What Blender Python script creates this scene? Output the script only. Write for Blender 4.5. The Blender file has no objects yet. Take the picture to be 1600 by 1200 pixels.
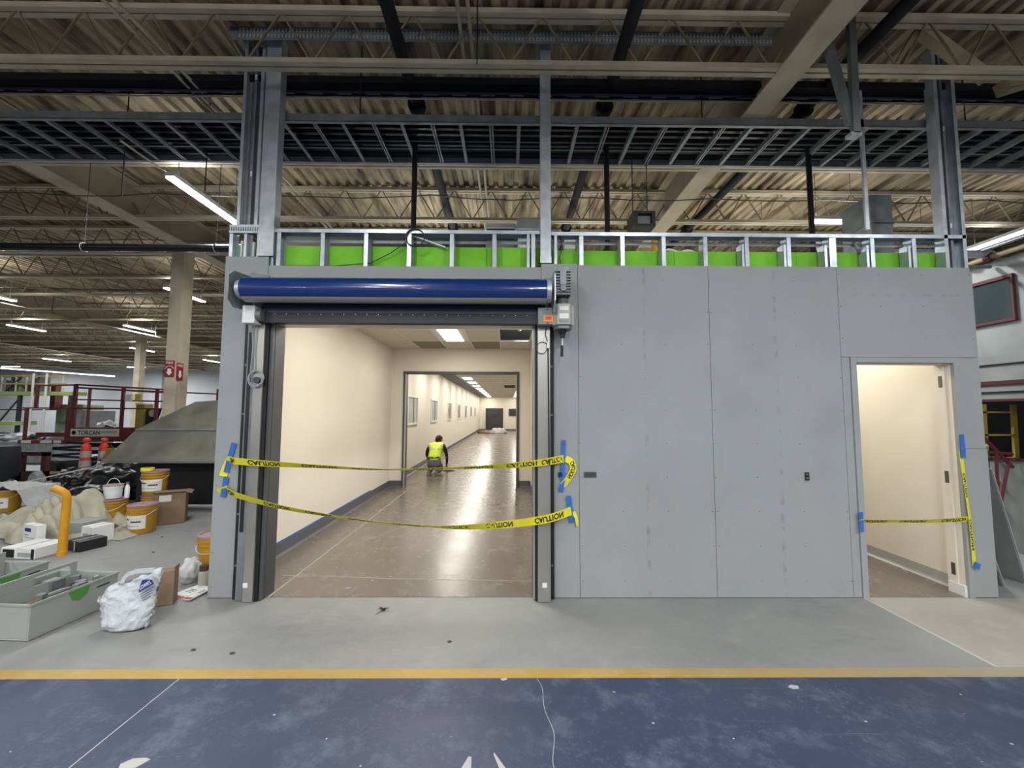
import bpy, bmesh, math, random
from mathutils import Vector, Matrix, noise
random.seed(7)
PI = math.pi
sc = bpy.context.scene
col = sc.collection

# ------------------------------------------------------------------ camera
F_PX = 636.0
YAW, PITCH, ROLL, EYE = -0.0095, 0.0705, 0.00374, 1.67
cd = bpy.data.cameras.new('camera'); cam = bpy.data.objects.new('camera', cd); col.objects.link(cam)
cd.sensor_fit = 'HORIZONTAL'; cd.sensor_width = 36; cd.lens = 36 * F_PX / 1600; cd.clip_start = .05; cd.clip_end = 300
cy, sy = math.cos(YAW), math.sin(YAW)
Fv = Vector((-sy * math.cos(PITCH), cy * math.cos(PITCH), math.sin(PITCH)))
R0 = Vector((cy, sy, 0)); U0 = R0.cross(Fv)
Rv = R0 * math.cos(ROLL) + U0 * math.sin(ROLL); Uv = -R0 * math.sin(ROLL) + U0 * math.cos(ROLL)
M = Matrix((Rv, Uv, -Fv)).transposed().to_4x4(); M.translation = (0, 0, EYE)
cam.matrix_world = M
sc.camera = cam

# ------------------------------------------------------------------ world, exposure
w = bpy.data.worlds.new('world'); sc.world = w; w.use_nodes = True
w.node_tree.nodes['Background'].inputs[0].default_value = (.55, .62, .7, 1)
w.node_tree.nodes['Background'].inputs[1].default_value = .05
sc.view_settings.view_transform = 'Standard'; sc.view_settings.look = 'None'
sc.view_settings.exposure = 0.0; sc.view_settings.gamma = 1; sc.view_settings.use_curve_mapping = False
HALL_W = 165.0        # one 1.2 m strip
ROOM_W = 40.0
sc.cycles.use_denoising = True
sc.cycles.max_bounces = 8; sc.cycles.diffuse_bounces = 4; sc.cycles.glossy_bounces = 3
sc.cycles.sample_clamp_indirect = 6

# ------------------------------------------------------------------ materials
def lin(c):
    if isinstance(c, str): c = tuple(int(c[i:i+2], 16) / 255 for i in (0, 2, 4))
    return tuple((v / 12.92 if v <= .04045 else ((v + .055) / 1.055) ** 2.4) for v in c) + (1,)
MATS = {}
def mat(name, color, rough=.6, metal=0, c2=None, scale=4, lo=.35, hi=.7, bump=0, bscale=30, stretch=(1, 1, 1), coat=0, rvar=0, alpha=None, trans=0):
    m = bpy.data.materials.new(name); m.use_nodes = True
    nt = m.node_tree; p = nt.nodes['Principled BSDF']
    p.inputs['Base Color'].default_value = lin(color); p.inputs['Roughness'].default_value = rough; p.inputs['Metallic'].default_value = metal
    if coat: p.inputs['Coat Weight'].default_value = coat
    if trans: p.inputs['Transmission Weight'].default_value = trans
    def nz(s, det=6):
        g = nt.nodes.new('ShaderNodeNewGeometry'); mp = nt.nodes.new('ShaderNodeMapping'); mp.inputs['Scale'].default_value = stretch
        n = nt.nodes.new('ShaderNodeTexNoise'); n.inputs['Scale'].default_value = s; n.inputs['Detail'].default_value = det
        nt.links.new(g.outputs['Position'], mp.inputs[0]); nt.links.new(mp.outputs[0], n.inputs['Vector']); return n
    if c2:
        n = nz(scale); r = nt.nodes.new('ShaderNodeMapRange'); r.inputs[1].default_value = lo; r.inputs[2].default_value = hi
        x = nt.nodes.new('ShaderNodeMix'); x.data_type = 'RGBA'; x.inputs[6].default_value = lin(color); x.inputs[7].default_value = lin(c2)
        nt.links.new(n.outputs[0], r.inputs[0]); nt.links.new(r.outputs[0], x.inputs[0]); nt.links.new(x.outputs[2], p.inputs['Base Color'])
    if rvar:
        n = nz(scale * 1.7); r = nt.nodes.new('ShaderNodeMapRange'); r.inputs[1].default_value = .3; r.inputs[2].default_value = .7
        r.inputs[3].default_value = rough - rvar; r.inputs[4].default_value = rough + rvar
        nt.links.new(n.outputs[0], r.inputs[0]); nt.links.new(r.outputs[0], p.inputs['Roughness'])
    if bump:
        n = nz(bscale, 4); b = nt.nodes.new('ShaderNodeBump'); b.inputs['Strength'].default_value = bump; b.inputs['Distance'].default_value = .02
        nt.links.new(n.outputs[0], b.inputs['Height']); nt.links.new(b.outputs[0], p.inputs['Normal'])
    MATS[name] = m; return m
def emis(name, color, s):
    m = bpy.data.materials.new(name); m.use_nodes = True; p = m.node_tree.nodes['Principled BSDF']
    p.inputs['Base Color'].default_value = lin(color); p.inputs['Emission Color'].default_value = lin(color); p.inputs['Emission Strength'].default_value = s
    MATS[name] = m; return m
mat('primer', '939898', .75, c2='8c9191', scale=1.6, bump=.05, bscale=60)
mat('paperface', 'a3a5a2', .85, c2='94979a', scale=5)
mat('greenboard', '7cc832', .8, c2='6cb42a', scale=5)
mat('galv', 'c2cad0', .36, .5, c2='a9b2ba', scale=9, rvar=.08)
mat('galvdark', '868c8e', .5, .4, c2='6c7275', scale=6)
mat('stainless', 'aaa8a1', .34, .65, c2='9c9a93', scale=2)
mat('steelgrey', '7c7f80', .5, .5, c2='6c7072', scale=6)
mat('darkgrey', '46484a', .5)
mat('blackrub', '111214', .6)
mat('black', '17181b', .5)
mat('navy', '0f1836', .45)
mat('bluevinyl', '0f2c68', .2, coat=.5)
mat('silverband', '9c9c98', .35)
mat('cream', 'b5ab94', .6, c2='9c917a', scale=3, lo=.4, hi=.75)
mat('creamd', 'a79b7c', .7, c2='857858', scale=2.5, lo=.4, hi=.7)
mat('girderweb', '8d836f', .75, c2='7a705d', scale=2)
mat('webtan', '7d7156', .7)
mat('deck', 'a8997b', .8, c2='57493a', scale=2.6, lo=.38, hi=.66, stretch=(2.2, .45, 1))
mat('blackpipe', '101014', .85)
mat('darksheet', '1b1d24', .4, .3, c2='101118', scale=5)
mat('roomwall', 'd9d2c4', .7, c2='d5cdbf', scale=1.2)
mat('roomtile', 'd2cbbd', .85, c2='c8c1b2', scale=8)
mat('tiledark', '8c867c', .9)
mat('coverbase', '55575a', .5)
mat('white', 'd8d8d6', .5)
mat('whiteplastic', 'e2e4e6', .4)
mat('orange', 'e2902a', .5); mat('navydark', '0a0d16', .7)
mat('orangecone', 'd9432a', .45, c2='c63a26', scale=6)
mat('reflect', 'a4a39a', .4)
mat('yellowpail', 'b98a22', .4, c2='a67a1c', scale=4)
mat('pinklid', 'a08384', .5, c2='936d71', scale=6)
mat('bollard', 'd99a12', .45, c2='c4860f', scale=9)
mat('kraft', '87705a', .85, c2='7a644f', scale=5)
mat('canvas', 'b2ae9b', .95, c2='98947f', scale=4, bump=.4, bscale=25)
mat('canvaswhite', 'bfc0bc', .9, c2='a5a7a6', scale=5, bump=.3, bscale=25)
mat('trash', '101216', .34, bump=.12, bscale=6)
mat('bagplastic', 'bcc1c5', .4, bump=.6, bscale=30)
mat('tote', '949a93', .5)
mat('toolgreen', '4b8a3e', .5)
mat('liftred', '541a1f', .5, c2='43181a', scale=3)
mat('liftdark', '16181c', .55)
mat('limegreen', '78864a', .6)
mat('machine', '6f7a62', .6, c2='5c6652', scale=3)
mat('hoodmetal', '858378', .42, .45, c2='6e6c62', scale=2.4, lo=.35, hi=.65, rvar=.12)
mat('wood', '4b2c22', .7)
mat('sheetgrey', '8e938f', .7, c2='7d827f', scale=3)
mat('hallwall', 'a9adb0', .8, c2='9fa3a6', scale=.6)
mat('redtrim', '4d161d', .7)
mat('yladder', '8f7c34', .55)
mat('bikered', '5a1b24', .5)
mat('tape', 'e3dc2e', .42, c2='d9cf2a', scale=12)
mat('bluetape', '2b62b4', .6)
mat('ink', '10110c', .6)
mat('inkblue', '1d2f77', .6)
mat('paper', 'dcdcd8', .7)
mat('redprint', 'b01f33', .4)
mat('hivis', 'd6f02a', .6)
mat('vestgrey', 'b8bcb8', .35)
mat('shirt', '2a2722', .85)
mat('jeans', '6b6d6a', .85, c2='5a5d5c', scale=14)
mat('skin', 'b07f63', .6)
mat('cap', '2a241f', .85)
mat('boot', '3a3630', .7)
mat('signred', '8a1526', .4)
mat('darkglass', '3c4648', .08, .2)
mat('corrglass', '9ba29f', .15)
mat('cable', '3a3b3d', .6)
mat('cablelight', '9a9da0', .5)
mat('hinge', '6a655c', .35, .7)
mat('chip', 'a9a9a4', .7)
mat('darkdoor', '34302f', .5)
emis('led', 'f4f8ff', 14); emis('panel', 'fff6e6', 5.5)

def floor_mat(name, base, c2, c3, blotch=1.1, rough=.55, fine=26, rv=.12, bumpd=.03, spec=.5, dark=None, scratch=.5, speck=.5, worn=None):
    m = bpy.data.materials.new(name); m.use_nodes = True; nt = m.node_tree; p = nt.nodes['Principled BSDF']; L = nt.links.new
    g = nt.nodes.new('ShaderNodeNewGeometry')
    def N(s, d, rot=0, st=(1, 1, 1), r=.6):
        mp = nt.nodes.new('ShaderNodeMapping'); mp.inputs['Rotation'].default_value = (0, 0, rot); mp.inputs['Scale'].default_value = st; L(g.outputs['Position'], mp.inputs[0])
        n = nt.nodes.new('ShaderNodeTexNoise'); n.inputs['Scale'].default_value = s; n.inputs['Detail'].default_value = d; n.inputs['Roughness'].default_value = r
        L(mp.outputs[0], n.inputs['Vector']); return n.outputs[0]
    def mr(o, a, b, c=0, d=1):
        r = nt.nodes.new('ShaderNodeMapRange'); r.inputs[1].default_value = a; r.inputs[2].default_value = b; r.inputs[3].default_value = c; r.inputs[4].default_value = d
        L(o, r.inputs[0]); return r.outputs[0]
    def mul(a, b):
        q = nt.nodes.new('ShaderNodeMath'); q.operation = 'MULTIPLY'; L(a, q.inputs[0]); L(b, q.inputs[1]); return q.outputs[0]
    def mx(f, a, b):
        x = nt.nodes.new('ShaderNodeMix'); x.data_type = 'RGBA'; L(f, x.inputs[0])
        if isinstance(a, tuple): x.inputs[6].default_value = a
        else: L(a, x.inputs[6])
        x.inputs[7].default_value = b; return x.outputs[2]
    mid = N(blotch * 4, 12, .3, r=.75)
    c = mx(mr(N(blotch, 8), .38, .64), lin(base), lin(c2))
    c = mx(mr(mid, .50, .68, 0, .55), c, lin(c3))
    if dark: c = mx(mul(mr(N(blotch * .8, 6, 1.1), .54, .66), mr(N(3.5, 10, .2, (1, 3, 1), .7), .45, .6, 0, .6)), c, lin(dark))
    c = mx(mul(mr(N(fine, 10, r=.75), .54, .70, 0, speck), mr(N(blotch * 1.3, 5, 2), .42, .6)), c, lin(c3))
    for rot, st in ((.5, (.25, 9, 1)), (-.35, (.3, 11, 1)), (1.2, (.3, 10, 1))):
        c = mx(mul(mr(N(2.2, 6, rot, st, .65), .64, .72, 0, scratch), mr(N(1.1, 3, rot * 3), .5, .6)), c, lin(c3))
    if worn:
        s_ = nt.nodes.new('ShaderNodeSeparateXYZ'); L(g.outputs['Position'], s_.inputs[0]); c = mx(mul(mr(s_.outputs[0], 1.0, 3.4, 0, 1), mr(mid, .3, .55, .5, 1)), c, lin(worn))
    L(c, p.inputs['Base Color'])
    L(mr(mid, .3, .7, rough - rv, rough + rv), p.inputs['Roughness'])
    b = nt.nodes.new('ShaderNodeBump'); b.inputs['Strength'].default_value = bumpd; b.inputs['Distance'].default_value = .01; L(mid, b.inputs['Height']); L(b.outputs[0], p.inputs['Normal'])
    p.inputs['Specular IOR Level'].default_value = spec
    MATS[name] = m
floor_mat('concrete', '888987', '7c7d7c', '979692', .8, .6, dark='6d6e70', scratch=.4, speck=.3)
floor_mat('concretelight', '9c9890', '918e87', 'a8a49b', 1.0, .6)
floor_mat('bluefloor', '333b53', '3c445a', '6c7285', .9, .5, 30, .1, spec=.35, dark='28314c', scratch=.4, speck=.75)
floor_mat('wetfloor', '6f675d', '686057', '7a7268', .8, .26, 40, .05, .01, .6, speck=.5, scratch=.2)
floor_mat('yellowline', 'ab8b40', 'a0864a', 'b3a077', 1.2, .55, worn='8f8a78', scratch=.3)

# partition primer with faint filled-joint smudges: relief of their own, at the stud lines
def smudge_primer():
    m = MATS['primer']; nt = m.node_tree; L = nt.links.new; p = nt.nodes['Principled BSDF']
    src = p.inputs['Base Color'].links[0].from_socket
    g = nt.nodes.new('ShaderNodeNewGeometry'); s = nt.nodes.new('ShaderNodeSeparateXYZ'); L(g.outputs['Position'], s.inputs[0])
    n = nt.nodes.new('ShaderNodeTexNoise'); n.inputs['Scale'].default_value = 11; n.inputs['Detail'].default_value = 6; L(g.outputs['Position'], n.inputs['Vector'])
    def ma(op, a, b=None, c=None):
        q = nt.nodes.new('ShaderNodeMath'); q.operation = op
        for i, v in enumerate((a, b, c)):
            if v is None: continue
            if isinstance(v, (int, float)): q.inputs[i].default_value = v
            else: L(v, q.inputs[i])
        return q.outputs[0]
    tot = None
    for x, z0, wd in ((1.29, 1.0, .016), (2.535, .3, .018)):
        d = ma('ABSOLUTE', ma('SUBTRACT', s.outputs[0], x)); k = ma('LESS_THAN', d, wd)
        tot = k if tot is None else ma('MAXIMUM', tot, k)
    d = ma('LESS_THAN', ma('ABSOLUTE', ma('SUBTRACT', s.outputs[2], 2.81)), .014); k = ma('MULTIPLY', d, ma('GREATER_THAN', s.outputs[0], 3.16))
    tot = ma('MAXIMUM', tot, k)
    r = nt.nodes.new('ShaderNodeMapRange'); r.inputs[1].default_value = .5; r.inputs[2].default_value = .72; L(n.outputs[0], r.inputs[0])
    f = ma('MULTIPLY', ma('MULTIPLY', tot, r.outputs[0]), .5)
    x = nt.nodes.new('ShaderNodeMix'); x.data_type = 'RGBA'; L(f, x.inputs[0]); L(src, x.inputs[6]); x.inputs[7].default_value = lin('5e6366'); L(x.outputs[2], p.inputs['Base Color'])
smudge_primer()

# ------------------------------------------------------------------ mesh helpers
class MB:
    def __init__(s): s.v = []; s.f = []; s.m = []; s.cur = 0
    def add(s, vs, fs):
        o = len(s.v); s.v += [tuple(v) for v in vs]; s.f += [tuple(i + o for i in f) for f in fs]; s.m += [s.cur] * len(fs); return s
    def box(s, x0, x1, y0, y1, z0, z1):
        return s.add([(x0,y0,z0),(x1,y0,z0),(x1,y1,z0),(x0,y1,z0),(x0,y0,z1),(x1,y0,z1),(x1,y1,z1),(x0,y1,z1)],
                     [(0,3,2,1),(4,5,6,7),(0,1,5,4),(1,2,6,5),(2,3,7,6),(3,0,4,7)])
    def obox(s, c, size, rot=(0, 0, 0)):
        from mathutils import Euler
        R = Euler(rot).to_matrix(); c = Vector(c); a, b, d = (k / 2 for k in size)
        vs = [c + R @ Vector((x * a, y * b, z * d)) for z in (-1, 1) for x, y in ((-1,-1),(1,-1),(1,1),(-1,1))]
        return s.add(vs, [(0,3,2,1),(4,5,6,7),(0,1,5,4),(1,2,6,5),(2,3,7,6),(3,0,4,7)])
    def bar(s, a, b, wd, ht=None):            # square bar between two points
        a, b = Vector(a), Vector(b); d = (b - a).normalized(); up = Vector((0, 0, 1)) if abs(d.z) < .95 else Vector((0, 1, 0))
        x = d.cross(up).normalized() * wd / 2; y = x.cross(d).normalized() * (ht or wd) / 2
        vs = [p + i * x + j * y for p in (a, b) for i, j in ((-1,-1),(1,-1),(1,1),(-1,1))]
        return s.add(vs, [(0,1,2,3),(7,6,5,4),(0,4,5,1),(1,5,6,2),(2,6,7,3),(3,7,4,0)])
    def tube(s, pts, r, n=8, closed=False, cap=True):
        pts = [Vector(p) for p in pts]; k = len(pts); rs = r if isinstance(r, (list, tuple)) else [r] * k
        base = len(s.v); vs = []; prev = None
        for i, p in enumerate(pts):
            if closed: d = pts[(i + 1) % k] - pts[i - 1]
            else: d = pts[min(i + 1, k - 1)] - pts[max(i - 1, 0)]
            d.normalize()
            if prev is None:
                u = Vector((0, 0, 1)) if abs(d.z) < .9 else Vector((0, 1, 0)); u = (u - d * u.dot(d)).normalized()
            else: u = (prev - d * prev.dot(d)).normalized()
            prev = u; vv = d.cross(u)
            vs += [p + (u * math.cos(2*PI*j/n) + vv * math.sin(2*PI*j/n)) * rs[i] for j in range(n)]
        fs = []
        for i in range(k if closed else k - 1):
            a, b = i * n, ((i + 1) % k) * n
            fs += [(a + j, a + (j+1) % n, b + (j+1) % n, b + j) for j in range(n)]
        if cap and not closed: fs += [tuple(range(n))[::-1], tuple((k-1)*n + j for j in range(n))]
        return s.add(vs, fs)
    def cyl(s, a, b, r, n=16, r2=None): return s.tube([a, b], [r, r if r2 is None else r2], n)
    def lathe(s, c, prof, n=24):               # profile of (radius, z)
        c = Vector(c); vs = []; fs = []
        for r, z in prof: vs += [c + Vector((r * math.cos(2*PI*j/n), r * math.sin(2*PI*j/n), z)) for j in range(n)]
        for i in range(len(prof) - 1):
            fs += [(i*n + j, i*n + (j+1) % n, (i+1)*n + (j+1) % n, (i+1)*n + j) for j in range(n)]
        if prof[0][0] > 0: fs.append(tuple(range(n))[::-1])
        if prof[-1][0] > 0: fs.append(tuple((len(prof)-1)*n + j for j in range(n)))
        return s.add(vs, fs)
    def prism(s, poly, axis, a, b):            # poly in the other two axes
        n = len(poly)
        def P(u, v, t): return {'x': (t, u, v), 'y': (u, t, v), 'z': (u, v, t)}[axis]
        vs = [P(u, v, a) for u, v in poly] + [P(u, v, b) for u, v in poly]
        return s.add(vs, [tuple(range(n))[::-1], tuple(range(n, 2*n))] + [(i, (i+1) % n, n + (i+1) % n, n + i) for i in range(n)])
    def build(s, name, m, parent=None, smooth=False, local=False, bevel=0, kind=None):
        me = bpy.data.meshes.new(name); off = Vector((0, 0, 0))
        if parent is not None and not local:
            q = parent
            while q is not None: off += q.location; q = q.parent
        me.from_pydata([Vector(v) - off for v in s.v], [], s.f); me.validate()
        b = bmesh.new(); b.from_mesh(me); bmesh.ops.recalc_face_normals(b, faces=b.faces); b.to_mesh(me); b.free()
        for k in (m if isinstance(m, (list, tuple)) else [m]): me.materials.append(MATS[k])
        if len(me.materials) > 1 and len(me.polygons) == len(s.m):
            for pgn, i in zip(me.polygons, s.m): pgn.material_index = i
        if smooth:
            for pgn in me.polygons: pgn.use_smooth = True
            try: me.set_sharp_from_angle(angle=math.radians(40))
            except Exception: pass
        o = bpy.data.objects.new(name, me); col.objects.link(o); o.parent = parent
        if bevel:
            bv = o.modifiers.new('bevel', 'BEVEL'); bv.width = bevel; bv.segments = 2; bv.limit_method = 'ANGLE'
        if kind: o['kind'] = kind
        return o
def thing(name, label, cat, loc=(0, 0, 0), rz=0, group=None):
    o = bpy.data.objects.new(name, None); col.objects.link(o); o.location = loc; o.rotation_euler = (0, 0, rz); o.empty_display_size = .1
    o['label'] = label; o['category'] = cat
    if group: o['group'] = group
    return o
def tag(o, label, cat, group=None, kind=None):
    o['label'] = label; o['category'] = cat
    if group: o['group'] = group
    if kind: o['kind'] = kind
    return o
def struct(name, loc=(0, 0, 0), label=None):
    o = bpy.data.objects.new(name, None); col.objects.link(o); o.location = loc; o['kind'] = 'structure'
    if label: o['label'] = label
    return o
def S(o, label=None):
    o['kind'] = 'structure'
    if label: o['label'] = label
    return o
def inst(o, loc=None, name=None, parent=None, rz=None):
    c = o.copy(); col.objects.link(c)
    if parent is not None: c.parent = parent
    if loc is not None: c.location = loc
    if rz is not None: c.rotation_euler.z = rz
    return c
def copy_tree(o, parent=None):
    c = o.copy(); col.objects.link(c); c.parent = parent
    for ch in list(o.children): copy_tree(ch, c)
    return c
_TX = {}
def text2d(s, bold=.012):
    if s in _TX: return _TX[s]
    cu = bpy.data.curves.new('lettering', 'FONT'); cu.body = s; cu.size = 1; cu.offset = bold; cu.resolution_u = 3
    o = bpy.data.objects.new('tmp', cu); col.objects.link(o)
    dg = bpy.context.evaluated_depsgraph_get(); me = bpy.data.meshes.new_from_object(o.evaluated_get(dg))
    vs = [tuple(v.co) for v in me.vertices]; fs = [tuple(p.vertices) for p in me.polygons]
    bpy.data.objects.remove(o); bpy.data.meshes.remove(me)
    x0 = min(v[0] for v in vs); x1 = max(v[0] for v in vs); y0 = min(v[1] for v in vs); y1 = max(v[1] for v in vs)
    r = ([((x - x0) / (x1 - x0), (y - y0) / (y1 - y0)) for x, y, _ in vs], fs, (x1 - x0) / (y1 - y0)); _TX[s] = r; return r
def put_text(s, org, ux, uz, wd, ht, name, m, parent, flipx=False, flipz=False, local=False):
    vs, fs, _ = text2d(s); org, ux, uz = Vector(org), Vector(ux).normalized(), Vector(uz).normalized(); b = MB()
    b.add([org + ux * ((1-u if flipx else u) * wd) + uz * ((1-v if flipz else v) * ht) for u, v in vs], fs)
    o = b.build(name, m, parent, local=local); return o
def grid_sheet(fn, nx, ny, name, m, parent=None, thick=.004, smooth=True):
    b = MB(); vs = []; fs = []
    P = [[Vector(fn(i / nx, j / ny)) for j in range(ny + 1)] for i in range(nx + 1)]
    for i in range(nx + 1):
        for j in range(ny + 1): vs.append(P[i][j])
    top = len(vs)
    for i in range(nx + 1):
        for j in range(ny + 1):
            a = P[min(i+1, nx)][j] - P[max(i-1, 0)][j]; c = P[i][min(j+1, ny)] - P[i][max(j-1, 0)]; n = a.cross(c)
            n = n.normalized() if n.length > 1e-9 else Vector((0, 0, 1)); vs.append(P[i][j] - n * thick)
    W = ny + 1; q = lambda i, j: i * W + j
    for i in range(nx):
        for j in range(ny):
            fs.append((q(i,j), q(i+1,j), q(i+1,j+1), q(i,j+1))); fs.append((top+q(i,j), top+q(i,j+1), top+q(i+1,j+1), top+q(i+1,j)))
    for i in range(nx):
        fs.append((q(i,0), top+q(i,0), top+q(i+1,0), q(i+1,0))); fs.append((q(i,ny), q(i+1,ny), top+q(i+1,ny), top+q(i,ny)))
    for j in range(ny):
        fs.append((q(0,j), q(0,j+1), top+q(0,j+1), top+q(0,j))); fs.append((q(nx,j), top+q(nx,j), top+q(nx,j+1), q(nx,j+1)))
    return b.add(vs, fs).build(name, m, parent, smooth=smooth)
def blob(name, c, rad, m, seed=0, amp=.2, fr=2.2, parent=None, sub=4, ridged=True, floor=0.0):
    bm = bmesh.new(); bmesh.ops.create_icosphere(bm, subdivisions=sub, radius=1)
    for v in bm.verts:
        p = v.co.copy(); k = noise.noise(p * fr + Vector((seed * 7.1, seed * 3.3, 0)))
        k2 = abs(noise.noise(p * fr * 2.6 + Vector((seed, 9 + seed, 3)))) if ridged else 0
        s = 1 + amp * (k * 1.3 - k2 * 1.1)
        q = Vector((p.x * rad[0] * s, p.y * rad[1] * s, p.z * rad[2] * s)) + Vector(c)
        q.z = max(q.z, floor + .002 * (1 + p.z)); v.co = q
    b = MB(); b.add([v.co for v in bm.verts], [tuple(v.index for v in f.verts) for f in bm.faces]); bm.free()
    o = b.build(name, m, parent, smooth=False)
    for pg in o.data.polygons: pg.use_smooth = True
    return o

# ================================================================== SETTING
D = 3.8
# ---- floors
b = MB().box(-42, 14, -11, 40, -.12, 0)
fl = S(b.build('floor', 'concrete'), 'grey bare concrete hall floor')
o = MB().box(-42, 14, -11, 2.69, 0, .0015).build('painted_floor', 'bluefloor', fl); o['label'] = 'worn dark blue painted floor area'
o = MB().box(-42, 14, 2.69, 2.785, 0, .002).build('yellow_line', 'yellowline', fl); o['label'] = 'yellow painted floor line'
o = MB().prism([(3.262, 2.79), (6.15, 2.79), (6.15, 3.79), (3.262, 3.79)], 'z', 0, .001).build('light_slab', 'concretelight', fl); o['label'] = 'paler concrete slab before the doorway'
MB().box(3.235, 3.262, 2.79, 3.79, 0, .0014).build('floor_joint', 'chip', fl)
MB().box(-2.053, -2.047, 1.4, 2.69, .0015, .0022).build('floor_joint', 'chip', fl)
def wob(x0, y0, x1, y1, wd, seed, n=24, name='floor_crack', m='chip', z=.0024, amp=.03, par=None):
    b = MB(); vs = []
    for i in range(n + 1):
        t = i / n; x = x0 + (x1-x0)*t + noise.noise(Vector((t*3+seed, seed, 0))) * amp; y = y0 + (y1-y0)*t + noise.noise(Vector((seed, t*3, 5))) * amp
        dx, dy = x1-x0, y1-y0; l = math.hypot(dx, dy); nx, ny = -dy/l*wd/2, dx/l*wd/2
        vs += [(x+nx, y+ny, z), (x-nx, y-ny, z)]
    b.add(vs, [(2*i, 2*i+1, 2*i+3, 2*i+2) for i in range(n)]); return b.build(name, m, par or fl)
wob(.19, 2.68, .26, 1.9, .003, 3, amp=.05)
def chip(cx, cyy, pts, z=.0024, m='chip'):
    MB().prism([(cx + a, cyy + c) for a, c in pts], 'z', z - .0008, z).build('paint_chip', m, fl)
chip(-1.77, 2.08, [(-.06,-.01),(-.03,.02),(.03,.025),(.06,.015),(.03,-.03),(-.04,-.045)])
chip(-.20, 2.07, [(-.02,-.05),(.035,-.05),(.03,.03),(.015,.035)])
chip(-.03, 2.06, [(.05,-.06),(.01,-.06),(-.035,.06),(-.03,.065)])
chip(-.02, 2.685, [(-.02,0),(.02,.008),(.02,-.01),(0,-.02),(-.015,-.015)])
for q in range(14):
    x, y, r = random.uniform(-2.6, 3.3), random.uniform(1.95, 2.64), random.uniform(.003, .008)
    chip(x, y, [(r*math.cos(a)*random.uniform(.6, 1.6), r*math.sin(a)*random.uniform(.5, 1.1)) for a in [k*PI/3 for k in range(6)]])
chip(1.75, 2.60, [(-.03,0),(0,.02),(.04,.01),(.03,-.015),(-.01,-.02)])
wf = S(MB().box(-2.65, .5, D + .02, 9.25, 0, .004).build('floor', 'wetfloor'), 'damp brown troweled floor inside the opening')
MB().box(-2.65, 1.9, 9.25, 38, 0, .004).build('corridor_floor', 'wetfloor', wf)
MB().box(3.0, 4.3, D + .02, 10, 0, .004).build('side_room_floor', 'wetfloor', wf)
MB().box(-2.16, -2.145, D + .02, 9.2, .004, .0052).build('floor_joint', 'chip', wf)
wob(-2.3, 4.3, .3, 4.15, .012, 21, z=.0055, par=wf); wob(-2.0, 5.2, -1.3, 6.5, .012, 22, z=.0055, par=wf)
for q in range(12):
    x, y, r = random.uniform(-1.9, .2), random.uniform(4.0, 5.4), random.uniform(.008, .03)
    MB().prism([(x + r*math.cos(a)*random.uniform(.6, 1.8), y + r*math.sin(a)*random.uniform(.5, 1.1)) for a in [k*PI/3 for k in range(6)]], 'z', .004, .0052).build('paint_chip', 'concretelight', wf)

# ---- hall shell
S(MB().box(-42, -2.9, 31.5, 31.8, 0, 5.5).build('wall_back', 'hallwall'), 'far grey wall of the hall')
S(MB().box(-42.3, -42, -11, 40, 0, 5.5).build('wall_left', 'hallwall'))
S(MB().box(-42, 14, -11.3, -11, 0, 5.5).build('wall_front', 'hallwall'))
S(MB().box(14, 14.3, -11, 40, 0, 5.5).build('wall_far_right', 'hallwall'))
S(MB().box(-2.9, 14, 40, 40.3, 0, 5.5).build('wall_back', 'hallwall'))
MB().box(-26.4, -25.9, 31.2, 31.5, 0, 5.4).build('pilaster', 'steelgrey', bpy.data.objects['wall_back'])

# ---- ceiling: corrugated deck
per, dep, zr = .16, .045, 5.42
b = MB(); prof = []
x = -42
while x < 14:
    prof += [(x, zr), (x + .055, zr), (x + .075, zr - dep), (x + .14, zr - dep)]; x += per
vs = [(px, y, pz) for y in (-11, 40) for px, pz in prof]; n = len(prof)
b.add(vs, [(i, i+1, n+i+1, n+i) for i in range(n-1)])
ceil = S(b.build('ceiling', 'deck'), 'tan corrugated metal roof deck')
MB().box(-42, 14, -11, 40, zr + .05, zr + .1).build('roof_board', 'darkgrey', ceil)
# joists: one shared mesh each for chords and web
JX0, JX1 = -42, 14
jc = MB()
jc.box(JX0, JX1, -.055, -.008, 0, .045); jc.box(JX0, JX1, .008, .055, 0, .045)
jc.box(JX0, JX1, -.055, -.008, .50, .55); jc.box(JX0, JX1, .008, .055, .50, .55)
x = JX0
while x < JX1: jc.box(x, x + .05, -.008, .008, .012, .03); x += 1.1
jw = MB(); x = JX0
while x < JX1 - .6: jw.bar((x, 0, .03), (x + .29, 0, .52), .015); jw.bar((x + .31, 0, .52), (x + .6, 0, .03), .015); x += .6
j0 = jc.build('roof_joist', 'cream', ceil); w0 = jw.build('joist_web', 'webtan', j0)
j0.location = (0, 3.51, 4.80); first = True
for k in range(-6, 25):
    if k == 0: continue
    c = inst(j0, (0, 3.51 + 1.49 * k, 4.80), parent=ceil); inst(w0, parent=c)
# girders
gm = MB(); gm.box(-.13, .13, -11, 40, 0, .02); gm.box(-.13, .13, -11, 40, .54, .56); gm.cur = 1; gm.box(-.012, .012, -11, 40, .02, .54)
g0 = gm.build('girder', ['cream', 'girderweb'], ceil); g0.location = (2.58, 0, 4.79)
for X in (-6.15, -14.85, -23.5, -32.2, 11.3): inst(g0, (X, 0, 4.79), parent=ceil)

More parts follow.
